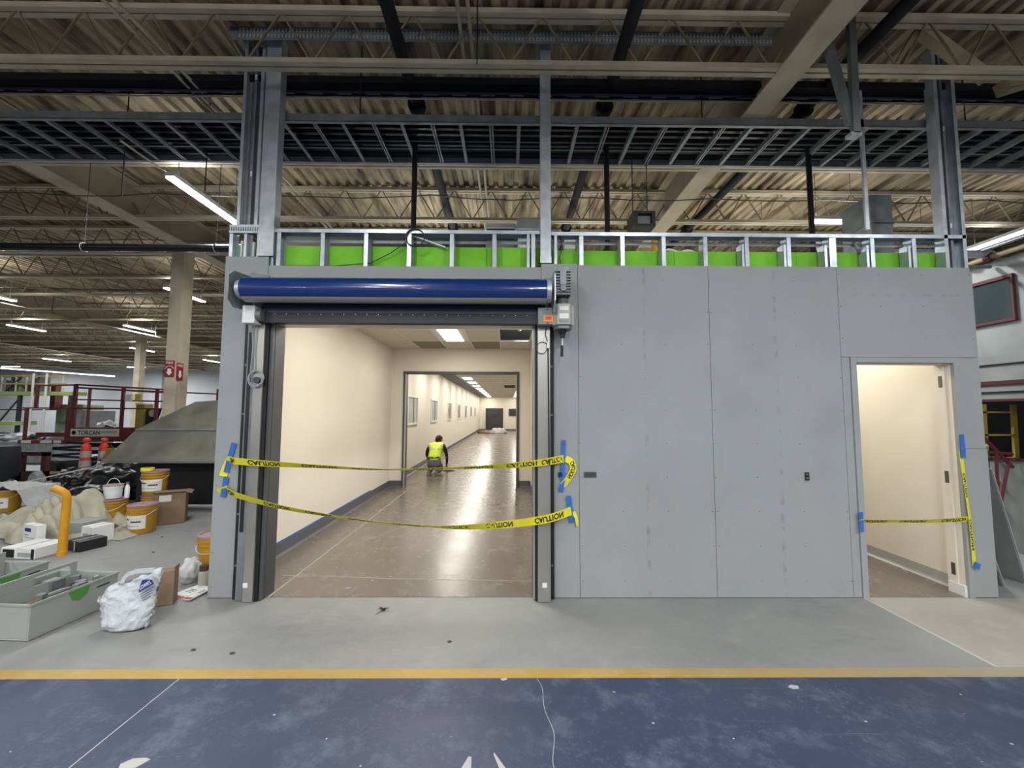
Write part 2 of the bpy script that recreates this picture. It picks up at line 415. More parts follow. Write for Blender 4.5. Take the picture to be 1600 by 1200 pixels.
# ---- columns
def column(X, Y, label):
    b = MB(); z1 = 4.79
    b.box(X-.11, X+.11, Y-.13, Y-.112, 0, z1); b.box(X-.11, X+.11, Y+.112, Y+.13, 0, z1); b.box(X-.11, X-.10, Y-.112, Y+.112, 0, z1); b.box(X+.09, X+.105, Y-.112, Y+.112, 0, z1)
    b.box(X+.105, X+.112, Y-.05, Y+.05, 0, z1)
    b.box(X-.2, X+.2, Y-.2, Y+.2, 0, .02)
    return tag(b.build('column', 'cream'), label, 'column')
column(-6.17, 7.6, 'cream steel column with red extinguisher signs behind the sheet-metal hood')
column(-14.8, 16.4, 'slim cream steel column beyond the red scissor lift')
column(-14.8, 25.2, 'small distant cream column in front of the far wall')
column(2.58, 7.6, 'cream column top rising behind the stud frame right of centre')
# fire signs
t = thing('fire_sign', 'red sign with white down arrow on the front of the cream column', 'sign', (-6.2, 7.47, 2.3))
MB().box(-6.27, -6.105, 7.457, 7.469, 2.30, 2.60).build('sign_plate', 'signred', t)
put_text('FIRE', (-6.25, 7.455, 2.535), (1, 0, 0), (0, 0, 1), .125, .045, 'lettering', 'paper', t)
MB().prism([(-6.187, 2.325), (-6.13, 2.39), (-6.155, 2.39), (-6.155, 2.45), (-6.22, 2.45), (-6.22, 2.39), (-6.245, 2.39)], 'y', 7.453, 7.4565).build('arrow', 'paper', t)
arc = [(-6.187 + .075*math.cos(a), 7.455, 2.44 + .06*math.sin(a)) for a in [PI*.05 + k*PI*.9/10 for k in range(11)]]
MB().tube(arc, .005, 5).build('arc', 'paper', t)
t = thing('fire_sign', 'red extinguisher sign folded round the side of the cream column', 'sign', (-6.05, 7.5, 2.3))
MB().box(-6.0575, -6.05, 7.455, 7.60, 2.24, 2.56).build('sign_plate', 'signred', t)
put_text('FIRE', (-6.048, 7.47, 2.49), (0, 1, 0), (0, 0, 1), .11, .045, 'lettering', 'paper', t)
MB().prism([(7.53, 2.28), (7.575, 2.34), (7.555, 2.34), (7.555, 2.42), (7.505, 2.42), (7.505, 2.34), (7.485, 2.34)], 'x', -6.05, -6.047).build('arrow', 'paper', t)

# ---- lights
def lamp(name, loc, sx, sy, watts, color=(1, 1, 1), parent=None, rot=(0, 0, 0)):
    l = bpy.data.lights.new(name, 'AREA'); l.shape = 'RECTANGLE'; l.size = sx; l.size_y = sy; l.energy = watts; l.color = color
    o = bpy.data.objects.new(name, l); col.objects.link(o); o.location = loc; o.rotation_euler = rot; o.parent = parent; return o
COOL = (.95, .975, 1.0); UP = .13
def strip(X, Y, z, L, label, along='y', watts=None, group=None, up=None, rz=0):
    t = thing('strip_light', label, 'light', (X, Y, z), rz, group)
    sx, sy = (.11, L) if along == 'y' else (L, .11)
    MB().box(-sx/2, sx/2, -sy/2, sy/2, 0, .05).build('housing', 'white', t, local=True)
    MB().box(-sx/2+.008, sx/2-.008, -sy/2+.01, sy/2-.01, -.025, 0).build('diffuser', 'led', t, local=True)
    for k in (-.4, .4):
        a = (0, k*L, .05) if along == 'y' else (k*L, 0, .05); MB().cyl(a, (a[0], a[1], zr - z - .03), .004, 5).build('hanger', 'cable', t, local=True)
    lamp('lamp', (0, 0, -.032), sx, sy, (watts or HALL_W) * L / 1.2, COOL, t)
    lamp('fill_uplight', (0, 0, .06), sx, sy, (watts or HALL_W) * L / 1.2 * (UP if up is None else up), COOL, t, (PI, 0, 0))  # extra upward lamp, added to brighten the roof deck
    return t
strip(-4.09, 5.4, 4.5, 1.3, 'long bright strip light just left of the tall studs', watts=HALL_W*.55)
strip(4.78, 5.75, 4.5, .66, 'short strip light above the right part of the stud frame', 'x')
strip(7.95, 6.2, 4.5, 1.2, 'strip light at the right beyond the tall stud post', watts=HALL_W*.35)
strip(-7.85, 9.8, 4.5, 1.2, 'strip light passing behind the cream column with signs', watts=HALL_W*.6)
strip(-12.72, 9.85, 4.5, 1.2, 'strip light at the left edge above the diagonal pipe', watts=HALL_W*.8)
strip(-16.45, 13.9, 4.5, 1.1, 'strip light left, over the yellow-green platform')
strip(-12.62, 13.9, 4.5, 1.15, 'strip light left of and above the slim distant column')
strip(-16.8, 18.7, 4.5, 1.2, 'strip light crossing behind the slim cream column')
strip(-25.05, 22.7, 4.5, 1.4, 'strip light just above the long continuous light row')
strip(-16.6, 22.8, 4.5, 1.2, 'small distant strip light beside the grey pier edge')
strip(-27.0, 24.86, 4.0, 5.2, 'very long continuous light row over the red lift', watts=60, rz=-.26)
for X, lab in ((-34, 'left'), (-25.5, 'middle'), (-17, 'right')): strip(X, 28, 4.7, 1.2, 'added strip light brightening the far grey wall, '+lab+' one', 'x', watts=HALL_W*2.6, up=.02)  # row added and boosted to wash the far wall with light
for X, Y, lab in ((-20.6, 10, 'strip light high at far left, nearest of the outlying ones'), (-24, 14, 'strip light far out left above the green platform'), (-8, 15.5, 'distant strip light hidden beside the grey pier, front one'), (-8, 21, 'distant strip light hidden beside the grey pier, middle one'), (-8, 26, 'distant strip light hidden beside the grey pier, rear one')):
    strip(X, Y, 4.5, 1.2, lab)
for X in (-12, -7.4, -3.2, .8, 4.6, 9):
    for Y in (-7.5, -2.6): strip(X, Y, 4.5, 1.2, 'strip light hanging over the hall behind the viewpoint', group='lights behind the viewpoint', up=.5)
for X in (-5.6, -1.9, 1.9, 5.6): strip(X, .7, 4.55, 1.2, 'added unseen strip light just above the viewpoint', group='added lights above the viewpoint', up=.8, watts=HALL_W*.45)  # unseen row added to lift the near roof and front floor
for X in (-1.3, 1.4, 4.4, 7.2): strip(X, 7.3, 4.2, 1.2, 'added unseen strip light over the room roof, behind the partition top', group='added lights over the room roof', up=.08, watts=HALL_W*.7)  # unseen strips added to brighten the dark deck behind the partition

# ================================================================== PARTITION (front wall)
wp = struct('wall_partition', (0, D, 0), 'grey primed partition with exposed steel stud top')
def panel(x0, x1, z0, z1, y=D, m='primer', lab=None, nm='drywall_panel'):
    g = .0018; o = MB().box(x0+g, x1-g, y, y + .013, z0+g, z1-g).build(nm, m, wp, bevel=.0015)
    if lab: o['label'] = lab
    return o
panel(-2.69, -2.28, .004, 3.145); panel(-2.28, .31, 2.49, 3.06); panel(.31, .66, .004, 3.095)
panel(-2.28, -2.18, .004, 2.49); panel(.235, .31, .004, 2.49)
panel(.66, 1.91, .004, 3.085); panel(1.91, 3.155, .004, 3.085); panel(3.155, 4.455, 2.207, 3.085)
panel(3.155, 3.235, .004, 2.207); panel(4.262, 4.475, 1.35, 2.207); panel(4.262, 4.49, .004, 1.35)
# dark backing at the seams, side return of the wall
MB().box(-2.69, -2.20, D+.0135, D+.02, 0, 3.05).build('backing', 'galvdark', wp)
MB().box(.25, 3.2, D+.0135, D+.02, 0, 3.05).build('backing', 'galvdark', wp)
MB().box(-2.2, .25, D+.0135, D+.02, 2.5, 3.03).build('backing', 'galvdark', wp)
MB().box(3.2, 4.44, D+.0135, D+.02, 2.24, 3.05).build('backing', 'galvdark', wp)
MB().box(4.27, 4.47, D+.0135, D+.02, 0, 2.24).build('backing', 'galvdark', wp)
MB().box(4.455, 4.485, D+.014, 10, 0, 3.05).build('side_board', 'primer', wp)
MB().box(-2.69, -2.678, D+.014, D+.15, 0, 3.14).build('side_board', 'primer', wp)
# green boards behind the studs
xs = [-2.66, -1.44, -.22, .42, 1.64, 2.86, 4.08, 4.42]
for a, c in zip(xs, xs[1:]):
    MB().box(a + .002, c - .002, D+.125, D+.138, 2.55, 3.30 if c < .5 else 3.275).build('green_board', 'greenboard', wp)
# inner cream face
for a, c, z0, z1 in ((-2.65, -2.18, 0, 3.13), (-2.18, .235, 2.5, 3.13), (.235, .5, 0, 3.13), (3.0, 3.28, 0, 2.6), (3.28, 4.22, 2.17, 2.6), (4.22, 4.3, 0, 2.6)):
    MB().box(a, c, D+.139, D+.151, z0, z1).build('inner_board', 'roomwall', wp)
# reveals of the big opening
MB().box(-2.19, -2.175, D-.01, D+.15, 0, 2.5).build('opening_jamb', 'darkgrey', wp)
MB().box(.232, .245, D-.01, D+.15, 0, 2.5).build('opening_jamb', 'darkgrey', wp)
MB().box(-2.19, .245, D, D+.15, 2.49, 2.502).build('opening_head', 'silverband', wp)
# studs and tracks
def cstud(x, z0, z1, wd=.04, face=1, dp=.092, y=D+.025, nm='metal_stud', m='galv', parent=wp):
    b = MB(); t = .003
    if face > 0: b.box(x-wd/2, x-wd/2+t, y, y+dp, z0, z1)
    else: b.box(x+wd/2-t, x+wd/2, y, y+dp, z0, z1)
    b.box(x-wd/2, x+wd/2, y, y+t, z0, z1); b.box(x-wd/2, x+wd/2, y+dp-t, y+dp, z0, z1)
    return b.build(nm, m, parent)
for x in (-2.21, -1.79, -1.375, -.96, -.55, -.14, .235, .70, 1.10, 1.50, 1.905, 2.31, 2.72, 3.15, 3.54, 3.95):
    cstud(x, 3.0, 3.42, .042 if x not in (3.15,) else .07)
for x in (2.27, 2.68, 3.08, 3.49, 3.90): cstud(x, 3.0, 3.31, .028, 1)
for x in (-2.265, .19, .455): cstud(x, 3.0, 3.42, .03, -1)
def track(x0, x1, z, h=.032, dp=.1, nm='top_track', par=wp, y=D+.02, m='galv'):
    b = MB(); b.box(x0, x1, y, y+dp, z, z+.003); b.box(x0, x1, y, y+.003, z-h, z); b.box(x0, x1, y+dp-.003, y+dp, z-h, z)
    return b.build(nm, m, par)
track(-2.25, .30, 3.425); track(.41, 4.47, 3.415)
MB().box(-2.25, 4.4, D+.117, D+.12, 3.33, 3.36).build('rear_channel', 'galvdark', wp)
# left end cluster
b = MB(); b.box(-2.68, -2.40, D+.015, D+.018, 3.44, 3.46); b.box(-2.68, -2.40, D+.015, D+.018, 3.38, 3.40)
for k in range(13): b.box(-2.675 + k*.0225, -2.665 + k*.0225, D+.015, D+.018, 3.40, 3.44)
b.box(-2.68, -2.40, D+.015, D+.11, 3.46, 3.463); b.build('slotted_track', 'galv', wp)
for x, wd in ((-2.665, .035), (-2.53, .03), (-2.41, .02)): cstud(x, 3.1, 3.40, wd)
for x, z in ((-2.60, 3.33), (-2.485, 3.32)): MB().box(x-.009, x+.009, D+.08, D+.10, 3.1, z).build('stud_flange', 'white', wp)
# tall posts up to the roof
def post(x0, x1, z0, z1, label, yf=D-.002, m='galv', dp=.1):
    t = thing('stud_post', label, 'post', ((x0+x1)/2, yf, z0))
    b = MB(); k = .004
    b.box(x0, x1, yf, yf+k, z0, z1); b.box(x0, x0+k, yf+k, yf+dp, z0, z1); b.box(x1-k, x1, yf+k, yf+dp, z0, z1)
    b.build('stud_web', m, t)
    b = MB(); b.box(x0-.004, x1+.004, yf-.003, yf, z0, z0+.06); b.box(x0-.004, x1+.004, yf-.003, yf+dp, z1-.02, z1); b.build('clip', m, t)
    return t
def open_post(x0, x1, z0, z1, label, fl=.03):
    t = thing('stud_post', label, 'post', ((x0+x1)/2, D+.03, z0)); k = .003
    for s, a, c in ((1, x0, x0+fl), (-1, x1-fl, x1)):
        b = MB(); b.box(a, c, D+.02, D+.023, z0, z1); xx = a if s > 0 else c-k; b.box(xx, xx+k, D+.023, D+.11, z0, z1); b.box(a, c, D+.11, D+.113, z0, z1)
        b.build('stud', 'galv', t)
    b = MB(); b.box(x0+fl, x1-fl, D+.107, D+.11, z0, z1); b.box((x0+x1)/2-.012, (x0+x1)/2+.012, D+.05, D+.07, z0, z1)
    b.build('stud_web', 'galvdark', t)
    b = MB()
    for z in (z0+.5, z0+1.5): b.box((x0+x1)/2-.008, (x0+x1)/2+.008, D+.047, D+.05, z, z+.05)
    b.build('knockout', 'white', t); return t
post(-2.39, -2.245, 3.15, 5.36, 'bright boxed steel post above the left end of the roller')
open_post(-2.62, -2.42, 3.465, 5.36, 'open-sided steel stud pair at the far left end of the partition')
post(.305, .405, 3.10, 5.36, 'bright steel post above the motor end of the roller')
open_post(4.25, 4.465, 3.0, 5.36, 'tall open steel stud pair at the right end above the doorway', .035)
# screws
b = MB()
for x0, x1, z0, z1 in ((.66, 1.91, 0, 3.08), (1.91, 3.155, 0, 3.08), (3.155, 4.455, 2.24, 3.08)):
    k = x0
    for xx in (x0+.02, x0+.41, x0+.82, x1-.02):
        z = z0 + .15
        while z < z1:
            if random.random() < .75: b.cyl((xx+random.uniform(-.01, .01), D-.0006, z), (xx, D+.001, z), .0042, 6)
            z += .31
for z in [k*.3+.1 for k in range(10)]: b.cyl((-2.66, D-.0006, z), (-2.66, D+.001, z), .004, 6)
o = b.build('screw_heads', 'darkgrey', wp); o['kind'] = 'stuff'

# ---- doorway frame (right)
df = struct('door_1', (3.28, D, 0), 'steel door frame without its leaf')
MB().box(3.235, 3.29, D-.012, D+.02, 0, 2.205).build('frame_face', 'primer', df, bevel=.002)
MB().box(4.215, 4.262, D-.012, D+.02, 0, 2.205).build('frame_face', 'primer', df, bevel=.002)
MB().box(3.29, 4.215, D-.012, D+.02, 2.155, 2.205).build('frame_face', 'primer', df, bevel=.002)
b = MB(); b.box(3.282, 3.292, D+.02, D+.15, 0, 2.155); b.box(4.213, 4.223, D+.02, D+.155, 0, 2.155); b.box(3.29, 4.215, D+.02, D+.15, 2.15, 2.16)
b.box(4.198, 4.213, D+.07, D+.155, 0, 2.15); b.build('jamb', 'roomwall', df)
for z in (1.93, 1.02, .17):
    MB().box(4.1955, 4.199, D+.085, D+.12, z-.0, z+.11).build('hinge', 'hinge', df)
MB().box(4.19, 4.2165, D+.01, D+.15, 0, .10).build('jamb_foot', 'white', df)

# ================================================================== INTERIOR ROOM + CORRIDOR
S(MB().box(-2.77, -2.65, D+.151, 38, 0, 3.13).build('wall_room_left', 'roomwall'), 'cream wall of the room and corridor')
S(MB().box(.5, .6, D+.151, 9.25, 0, 3.13).build('wall_room_right', 'roomwall'))
wi = struct('wall_inner', (0, 9.25, 0), 'cream cross wall with a wide opening')
MB().box(-2.65, -2.36, 9.25, 9.4, 0, 3.13).build('wall_piece', 'roomwall', wi)
MB().box(.24, .5, 9.25, 9.4, 0, 3.13).build('wall_piece', 'roomwall', wi)
MB().box(-2.36, .24, 9.25, 9.4, 2.58, 3.13).build('wall_piece', 'roomwall', wi)
MB().box(.5, 1.9, 9.28, 9.4, 0, 3.13).build('wall_piece', 'roomwall', wi)
b = MB(); b.box(-2.37, -2.31, 9.22, 9.42, 0, 2.60); b.box(.19, .25, 9.22, 9.42, 0, 2.60); b.box(-2.31, .19, 9.22, 9.42, 2.545, 2.60)
S(b.build('trim_1', 'darkgrey'), 'dark trim round the inner opening')
b = MB(); b.box(-2.33, -2.30, 9.20, 9.225, 0, 2.54); b.box(.18, .20, 9.20, 9.225, 0, 2.54); b.build('track', 'silverband', bpy.data.objects['trim_1'])
S(MB().box(1.9, 2.02, 9.4, 38, 0, 3.13).build('wall_corridor_right', 'roomwall'))
S(MB().box(-2.9, 2.1, 38, 38.15, 0, 3.2).build('wall_corridor_end', 'roomwall'), 'cream end wall of the corridor')
S(MB().box(4.3, 4.44, D+.151, 10, 0, 3.0).build('wall_side_room_right', 'roomwall'), 'cream wall seen through the doorway')
S(MB().box(2.88, 3.0, D+.151, 10, 0, 3.0).build('wall_side_room_left', 'roomwall'))
S(MB().box(2.88, 4.44, 10, 10.1, 0, 3.0).build('wall_side_room_end', 'roomwall'))
# baseboards
def cove(pts, name, m='coverbase', h=.15):
    b = MB()
    for a, c in zip(pts, pts[1:]):
        a, c = Vector((a[0], a[1], 0)), Vector((c[0], c[1], 0)); d = (c-a).normalized(); nn = Vector((d.y, -d.x, 0))
        prof = [(0, 0), (.03, 0), (.03, .006), (.012, .022), (.007, .04), (.005, h), (0, h)]
        vs = [p + nn*u + Vector((0, 0, v)) for p in (a, c) for u, v in prof]; k = len(prof)
        b.add(vs, [(i, (i+1) % k, k+(i+1) % k, k+i) for i in range(k)] + [tuple(range(k)), tuple(range(k, 2*k))])
    return S(b.build(name, m))
cove([(-2.65, D+.16), (-2.65, 9.25), (-2.37, 9.25)], 'baseboard_left')
cove([(.25, 9.25), (.5, 9.25), (.5, D+.16)], 'baseboard_right')
cove([(-2.65, 9.42), (-2.65, 38), (1.9, 38)], 'baseboard_corridor', 'coverbase', .16)
cove([(4.3, 10), (4.3, D+.16)], 'baseboard_side_room', 'silverband', .12)
tag(MB().box(-2.6455, -2.643, D+.2, 8.0, .151, .172).build('masking_tape', 'bluetape'), 'blue masking tape along the top of the room baseboard', 'tape')
# room ceiling: T-bar grid and tiles
rc = struct('ceiling', (0, 0, 3.13), 'suspended tile ceiling of the room')
gx = [-2.65, -2.61, -2.0, -1.39, -.78, -.17, .44, .5]; gy = [3.96, 4.61, 5.83, 7.05, 8.27, 9.25]
for i in range(len(gx)-1):
    for j in range(len(gy)-1):
        a, c, d, e = gx[i], gx[i+1], gy[j], gy[j+1]
        if c - a < .1: MB().box(a, c, d, e, 3.13, 3.145).build('ceiling_tile', 'roomtile', rc); continue
        if j == 2 and a > -1.4: continue
        if (i, j) in ((5, 3), (3, 3)): continue
        m = 'tiledark' if (j == 4 and i in (2, 4)) else 'roomtile'
        MB().box(a+.012, c-.012, d+.012, e-.012, 3.132, 3.147).build('ceiling_tile', m, rc)
for x in gx[1:-1]: MB().box(x-.012, x+.012, 3.96, 9.25, 3.125, 3.155).build('grid_bar', 'white', rc)
for y in gy[1:-1]: MB().box(-2.65, .5, y-.012, y+.012, 3.124, 3.154).build('grid_bar', 'white', rc)
def troffer(X, Y, sx, sy, label, watts, z=3.13, group=None):
    t = thing('ceiling_panel_light', label, 'light', (X, Y, z), 0, group)
    MB().box(-sx/2+.014, sx/2-.014, -sy/2+.014, sy/2-.014, 0, .05).build('housing', 'white', t, local=True)
    MB().box(-sx/2+(.13 if sx < .7 and sy > 1 else .03), sx/2-(.13 if sx < .7 and sy > 1 else .03), -sy/2+.04, sy/2-.04, -.012, 0).build('diffuser', 'panel', t, local=True)
    lamp('lamp', (0, 0, -.02), sx*.8, sy*.9, watts, (1, .965, .90), t); return t
troffer(-1.085, 7.66, .61, 1.22, 'bright ceiling panel light in the first room', ROOM_W*.85)
troffer(-1.085, 5.2, .61, 1.22, 'ceiling panel light just inside the roller opening', ROOM_W*1.5)
MB().box(-.6, .45, 5.0, 8.2, 3.40, 3.58).build('overhead_duct', 'silverband', rc); MB().cyl((.2, 7.2, 3.13), (.2, 7.2, 3.6), .03, 8).build('hanger_rod', 'white', rc)
MB().box(-2.7, .6, D+.5, 9.4, 3.62, 3.64).build('upper_board', 'paperface', rc)
cc = struct('ceiling', (0, 0, 3.13), 'suspended tile ceiling of the corridor')
b = MB(); g = MB(); yy = 9.4; r = 0
while yy < 38:
    for i in range(7):
        a = -2.04 + i * .61
        if i == 0 and r % 2 == 0: continue
        if i == 3 and r in (10, 11): continue
        if i == 4 and r % 2 == 0 and r > 3: continue
        b.box(a+.012, a+.598, yy+.012, yy+1.208, 3.132, 3.147)
    g.box(-2.65, 2, yy-.012, yy+.012, 3.122, 3.15); g.box(-2.65, -2.04, yy+.6, yy+.62, 3.122, 3.15)
    yy += 1.22; r += 1
for i in range(7): g.box(-2.04+i*.61-.012, -2.04+i*.61+.012, 9.4, 38, 3.124, 3.155)
o = b.build('ceiling_tiles', 'roomtile', cc); o['kind'] = 'stuff'; g.build('grid_frame', 'silverband', cc)
MB().box(-2.8, 2.1, 9.4, 38.1, 3.7, 3.75).build('upper_board', 'paperface', cc)
ORD = ['first', 'second', 'third', 'fourth', 'fifth', 'sixth', 'seventh', 'eighth', 'ninth', 'tenth', 'eleventh', 'twelfth']
for k in range(12):
    troffer(-2.04+.305, 9.4+1.22*(2*k)+.61, .61, 1.22, ORD[k]+' corridor ceiling light from the opening, row beside the windows', ROOM_W*.85, group='corridor lights beside the window wall')
    if k >= 2: troffer(-2.04+.305+4*.61, 9.4+1.22*(2*k)+.61, .61, 1.22, ORD[k-2]+' corridor ceiling light in the row away from the windows', ROOM_W*.6, group='corridor lights away from the windows')
troffer(3.6, 5.0, .61, 1.22, 'ceiling light of the side room above the doorway wall', ROOM_W*.58, z=2.9)
troffer(3.6, 8.0, .61, 1.22, 'second ceiling light deeper in the side room', ROOM_W*.5, z=2.9)
S(MB().box(2.9, 4.44, D+.151, 10, 2.96, 3.0).build('ceiling', 'roomtile'))
# corridor windows
for k, yc in enumerate((11.3, 14.6, 18.4, 21.9, 25.5, 29.1, 32.6)):
    f = struct('window_%d' % (k+1), (-2.65, yc, 1.74)); b = MB(); y0, y1, z0, z1 = yc-.62, yc+.62, 1.33, 2.13
    for a in ((y0, y1, z0, z0+.05), (y0, y1, z1-.05, z1), (y0, y0+.05, z0+.05, z1-.05), (y1-.05, y1, z0+.05, z1-.05)): b.box(-2.652, -2.615, *a)
    b.build('window_frame', 'white', f); MB().box(-2.649, -2.64, y0+.05, y1-.05, z0+.05, z1-.05).build('pane', 'corrglass', f)
    MB().box(-2.64, -2.632, yc+.12, yc+.17, z0+.05, z1-.05).build('mullion', 'darkgrey', f)
# end of corridor: dark doors, window
dd = struct('door_2', (-1.27, 37.9, 0), 'dark double door at the end of the corridor')
MB().box(-2.07, -.47, 37.93, 37.99, .01, 2.08).build('door_leaf', 'darkdoor', dd); MB().box(-1.6, -.75, 37.90, 37.935, 1.42, 1.9).build('pane', 'darkglass', dd)
MB().box(-1.28, -1.26, 37.915, 37.93, .01, 2.08).build('door_gap', 'black', dd)
f = struct('window_8', (.7, 37.9, 1.7), 'dark window at the corridor end'); MB().box(.07, 1.2, 37.93, 37.99, 1.37, 2.05).build('window_frame', 'darkgrey', f); MB().box(.13, 1.14, 37.90, 37.93, 1.43, 1.99).build('pane', 'darkglass', f)
for (x, y, rx, ry, rz_, m, lab, sd) in ((-1.75, 33.3, .75, .6, .22, 'orange', 'orange-tinted sheeting heaped at the corridor end, left of the clear heap', 3), (-.75, 33.0, .7, .6, .42, 'canvaswhite', 'pale crumpled plastic heap before the dark corridor doors', 5)):
    tag(blob('plastic_sheeting', (x, y, .05), (rx, ry, rz_), 'kraft' if m == 'orange' else m, sd, .3, sub=3), lab, 'plastic sheet')

# ================================================================== ROLLING DOOR
rd = thing('rolling_door', 'blue vinyl roll-up door, rolled open above the wide opening', 'roll-up door', (-.98, D-.15, 0))
ax = (D-.25, 2.745); R = .108
b = MB(); n = 40
def ring(x, r=R): return [(x, ax[0] + r*math.cos(2*PI*j/n), ax[1] + r*math.sin(2*PI*j/n)) for j in range(n)]
o = MB().add(ring(-2.32) + ring(.335), [(j, (j+1) % n, n+(j+1) % n, n+j) for j in range(n)] + [tuple(range(n)), tuple(range(n, 2*n))]).build('curtain_roll', 'bluevinyl', rd, smooth=True)
# the silver stripe wraps the lower front of the roll
R2 = R + .0015; A = [math.radians(a) for a in range(229, 286, 4)]
vs = [(x, ax[0] + q*math.cos(a), ax[1] + q*math.sin(a)) for x in (-2.318, .333) for q in (R-.001, R2) for a in A]; k = len(A)
b = MB().add(vs, [(k+i, k+i+1, 3*k+i+1, 3*k+i) for i in range(k-1)] + [(i, i+1, 2*k+i+1, 2*k+i) for i in range(k-1)] + [(0, k, 3*k, 2*k), (k-1, 2*k-1, 4*k-1, 3*k-1)])
b.build('silver_stripe', 'silverband', rd)
MB().cyl((-2.37, *ax), (-2.32, *ax), .085, 24).build('end_ring', 'galv', rd, smooth=True); MB().cyl((.335, *ax), (.375, *ax), .10, 24).build('end_ring', 'galv', rd, smooth=True)
MB().cyl((-2.46, *ax), (.48, *ax), .025, 12).build('shaft', 'steelgrey', rd)
MB().box(-2.235, .30, D-.125, D-.115, 2.53, 2.66).build('curtain', 'navy', rd)
o = MB().box(-2.27, .33, D-.135, D-.095, 2.475, 2.565).build('bottom_bar', 'black', rd, bevel=.004)
for k in range(24):
    x = -2.12 + k*.104; MB().cyl((x, D-.139, 2.556), (x, D-.134, 2.556), .004, 6).build('bolt', 'galv', rd)
MB().box(-2.27, .33, D-.09, D-.02, 2.55, 2.66).build('header_plate', 'navy', rd)
# wall plates with cut corners
MB().prism([(-2.46, 2.66), (-2.46, 2.93), (-2.43, 2.99), (-2.33, 2.965), (-2.26, 2.955), (-2.26, 2.60), (-2.38, 2.575)], 'y', D-.012, D-.001).build('wall_plate', 'steelgrey', rd)
MB().prism([(.29, 2.60), (.29, 2.93), (.36, 2.95), (.46, 2.95), (.46, 2.60)], 'y', D-.012, D-.001).build('wall_plate', 'steelgrey', rd)
b = MB(); b.prism([(D-.36, 2.64), (D-.36, 2.85), (D-.30, 2.90), (D-.02, 2.93), (D-.02, 2.60), (D-.28, 2.58)], 'x', -2.405, -2.397); b.build('side_bracket', 'galvdark', rd)
b = MB(); b.prism([(D-.36, 2.64), (D-.36, 2.87), (D-.30, 2.92), (D-.02, 2.93), (D-.02, 2.58), (D-.28, 2.55)], 'x', .398, .408); b.build('side_bracket', 'galv', rd)
for x in (-2.36, -2.24, .28): MB().obox((x, D-.03, 2.90), (.035, .05, .05)).build('lug', 'steelgrey', rd, bevel=.004)
# guide tracks
def track_side(s, x_in, x_out, nm):
    # strips from outside to inside
    a, c = sorted((x_in, x_out)); L_ = []
    if s < 0: spec = [(-2.45, -2.405, 'blackrub', D-.03), (-2.405, -2.32, 'galvdark', D-.06), (-2.32, -2.235, 'stainless', D-.09), (-2.235, -2.205, 'blackrub', D-.07), (-2.205, -2.178, 'darkgrey', D-.05)]
    else: spec = [(.385, .425, 'blackrub', D-.03), (.27, .385, 'stainless', D-.09), (.25, .27, 'blackrub', D-.07), (.232, .25, 'silverband', D-.04)]
    o = None
    for x0, x1, m, y in spec:
        o = MB().box(x0, x1, y, D-.001, .004, 2.55 if m != 'blackrub' else 2.5).build({'stainless': 'guide_track', 'galvdark': 'guide_track', 'blackrub': 'rubber_seal'}.get(m, 'guide_edge'), m, rd, bevel=.003)
track_side(-1, 0, 0, 'l'); track_side(1, 0, 0, 'r')
MB().box(-2.39, -2.36, D-.065, D-.06, .6, 2.4).build('track_slot', 'black', rd)
for x, z in ((-2.3, .13), (.33, .13)): MB().box(x-.02, x+.02, D-.0925, D-.09, z, z+.04).build('sticker', 'paper', rd)
for z in (.3, .75, 1.2, 1.65, 2.1):
    MB().cyl((.404, D-.04, z), (.404, D-.03, z), .009, 8).build('bolt', 'galvdark', rd); MB().cyl((-2.427, D-.04, z), (-2.427, D-.03, z), .009, 8).build('bolt', 'galvdark', rd)
# control boxes, motor
t = thing('sensor_box', 'pale metal sensor box under the left end of the blue roll', 'box', (-2.31, D-.1, 2.45))
MB().box(-2.375, -2.265, D-.2, D-.09, 2.46, 2.62).build('housing', 'white', t, bevel=.004); MB().cyl((-2.265, D-.15, 2.54), (-2.215, D-.15, 2.54), .055, 20).build('drum', 'steelgrey', t, smooth=True)
t = thing('junction_box', 'grey junction box with orange sticker beneath the right roll end', 'electrical box', (.335, D-.18, 2.46))
MB().box(.265, .40, D-.2, D-.095, 2.46, 2.615).build('housing', 'steelgrey', t, bevel=.005)
MB().box(.315, .402, D-.203, D-.2, 2.487, 2.548).build('sticker', 'orange', t); MB().box(.335, .385, D-.205, D-.203, 2.503, 2.532).build('sticker_print', 'orangecone', t)
for z in (2.475, 2.597): MB().cyl((.35, D-.204, z), (.35, D-.2, z), .006, 8).build('screw', 'black', t)
MB().cyl((.35, D-.15, 2.615), (.35, D-.15, 2.68), .012, 8).build('conduit', 'galv', t)
mt = thing('door_motor', 'grey gear motor with fins, labels and hand crank beside the blue roll', 'motor', (.5, D-.2, 2.2))
b = MB(); b.box(.42, .545, D-.27, D-.08, 2.70, 2.945); b.build('gearbox', 'black', mt, bevel=.01)
b = MB()
for k in range(9): b.box(.413, .553, D-.277, D-.06, 2.715+k*.026, 2.724+k*.026)
b.box(.455, .51, D-.285, D-.27, 2.80, 2.93); b.cyl((.483, D-.29, 2.77), (.483, D-.27, 2.77), .027, 16); b.cyl((.483, D-.27, 2.94), (.483, D-.1, 2.94), .05, 16)
b.build('cooling_fins', 'galvdark', mt)
MB().lathe((.49, D-.17, 2.64), [(.05, 0), (.045, .02), (.055, .04), (.055, .07)], 20).build('motor_neck', 'steelgrey', mt, smooth=True)
MB().prism([(.40, D-.12), (.40, D-.20), (.435, D-.255), (.545, D-.255), (.58, D-.20), (.58, D-.12), (.545, D-.08), (.435, D-.08)], 'z', 2.45, 2.64).build('motor_housing', 'reflect', mt, bevel=.008)
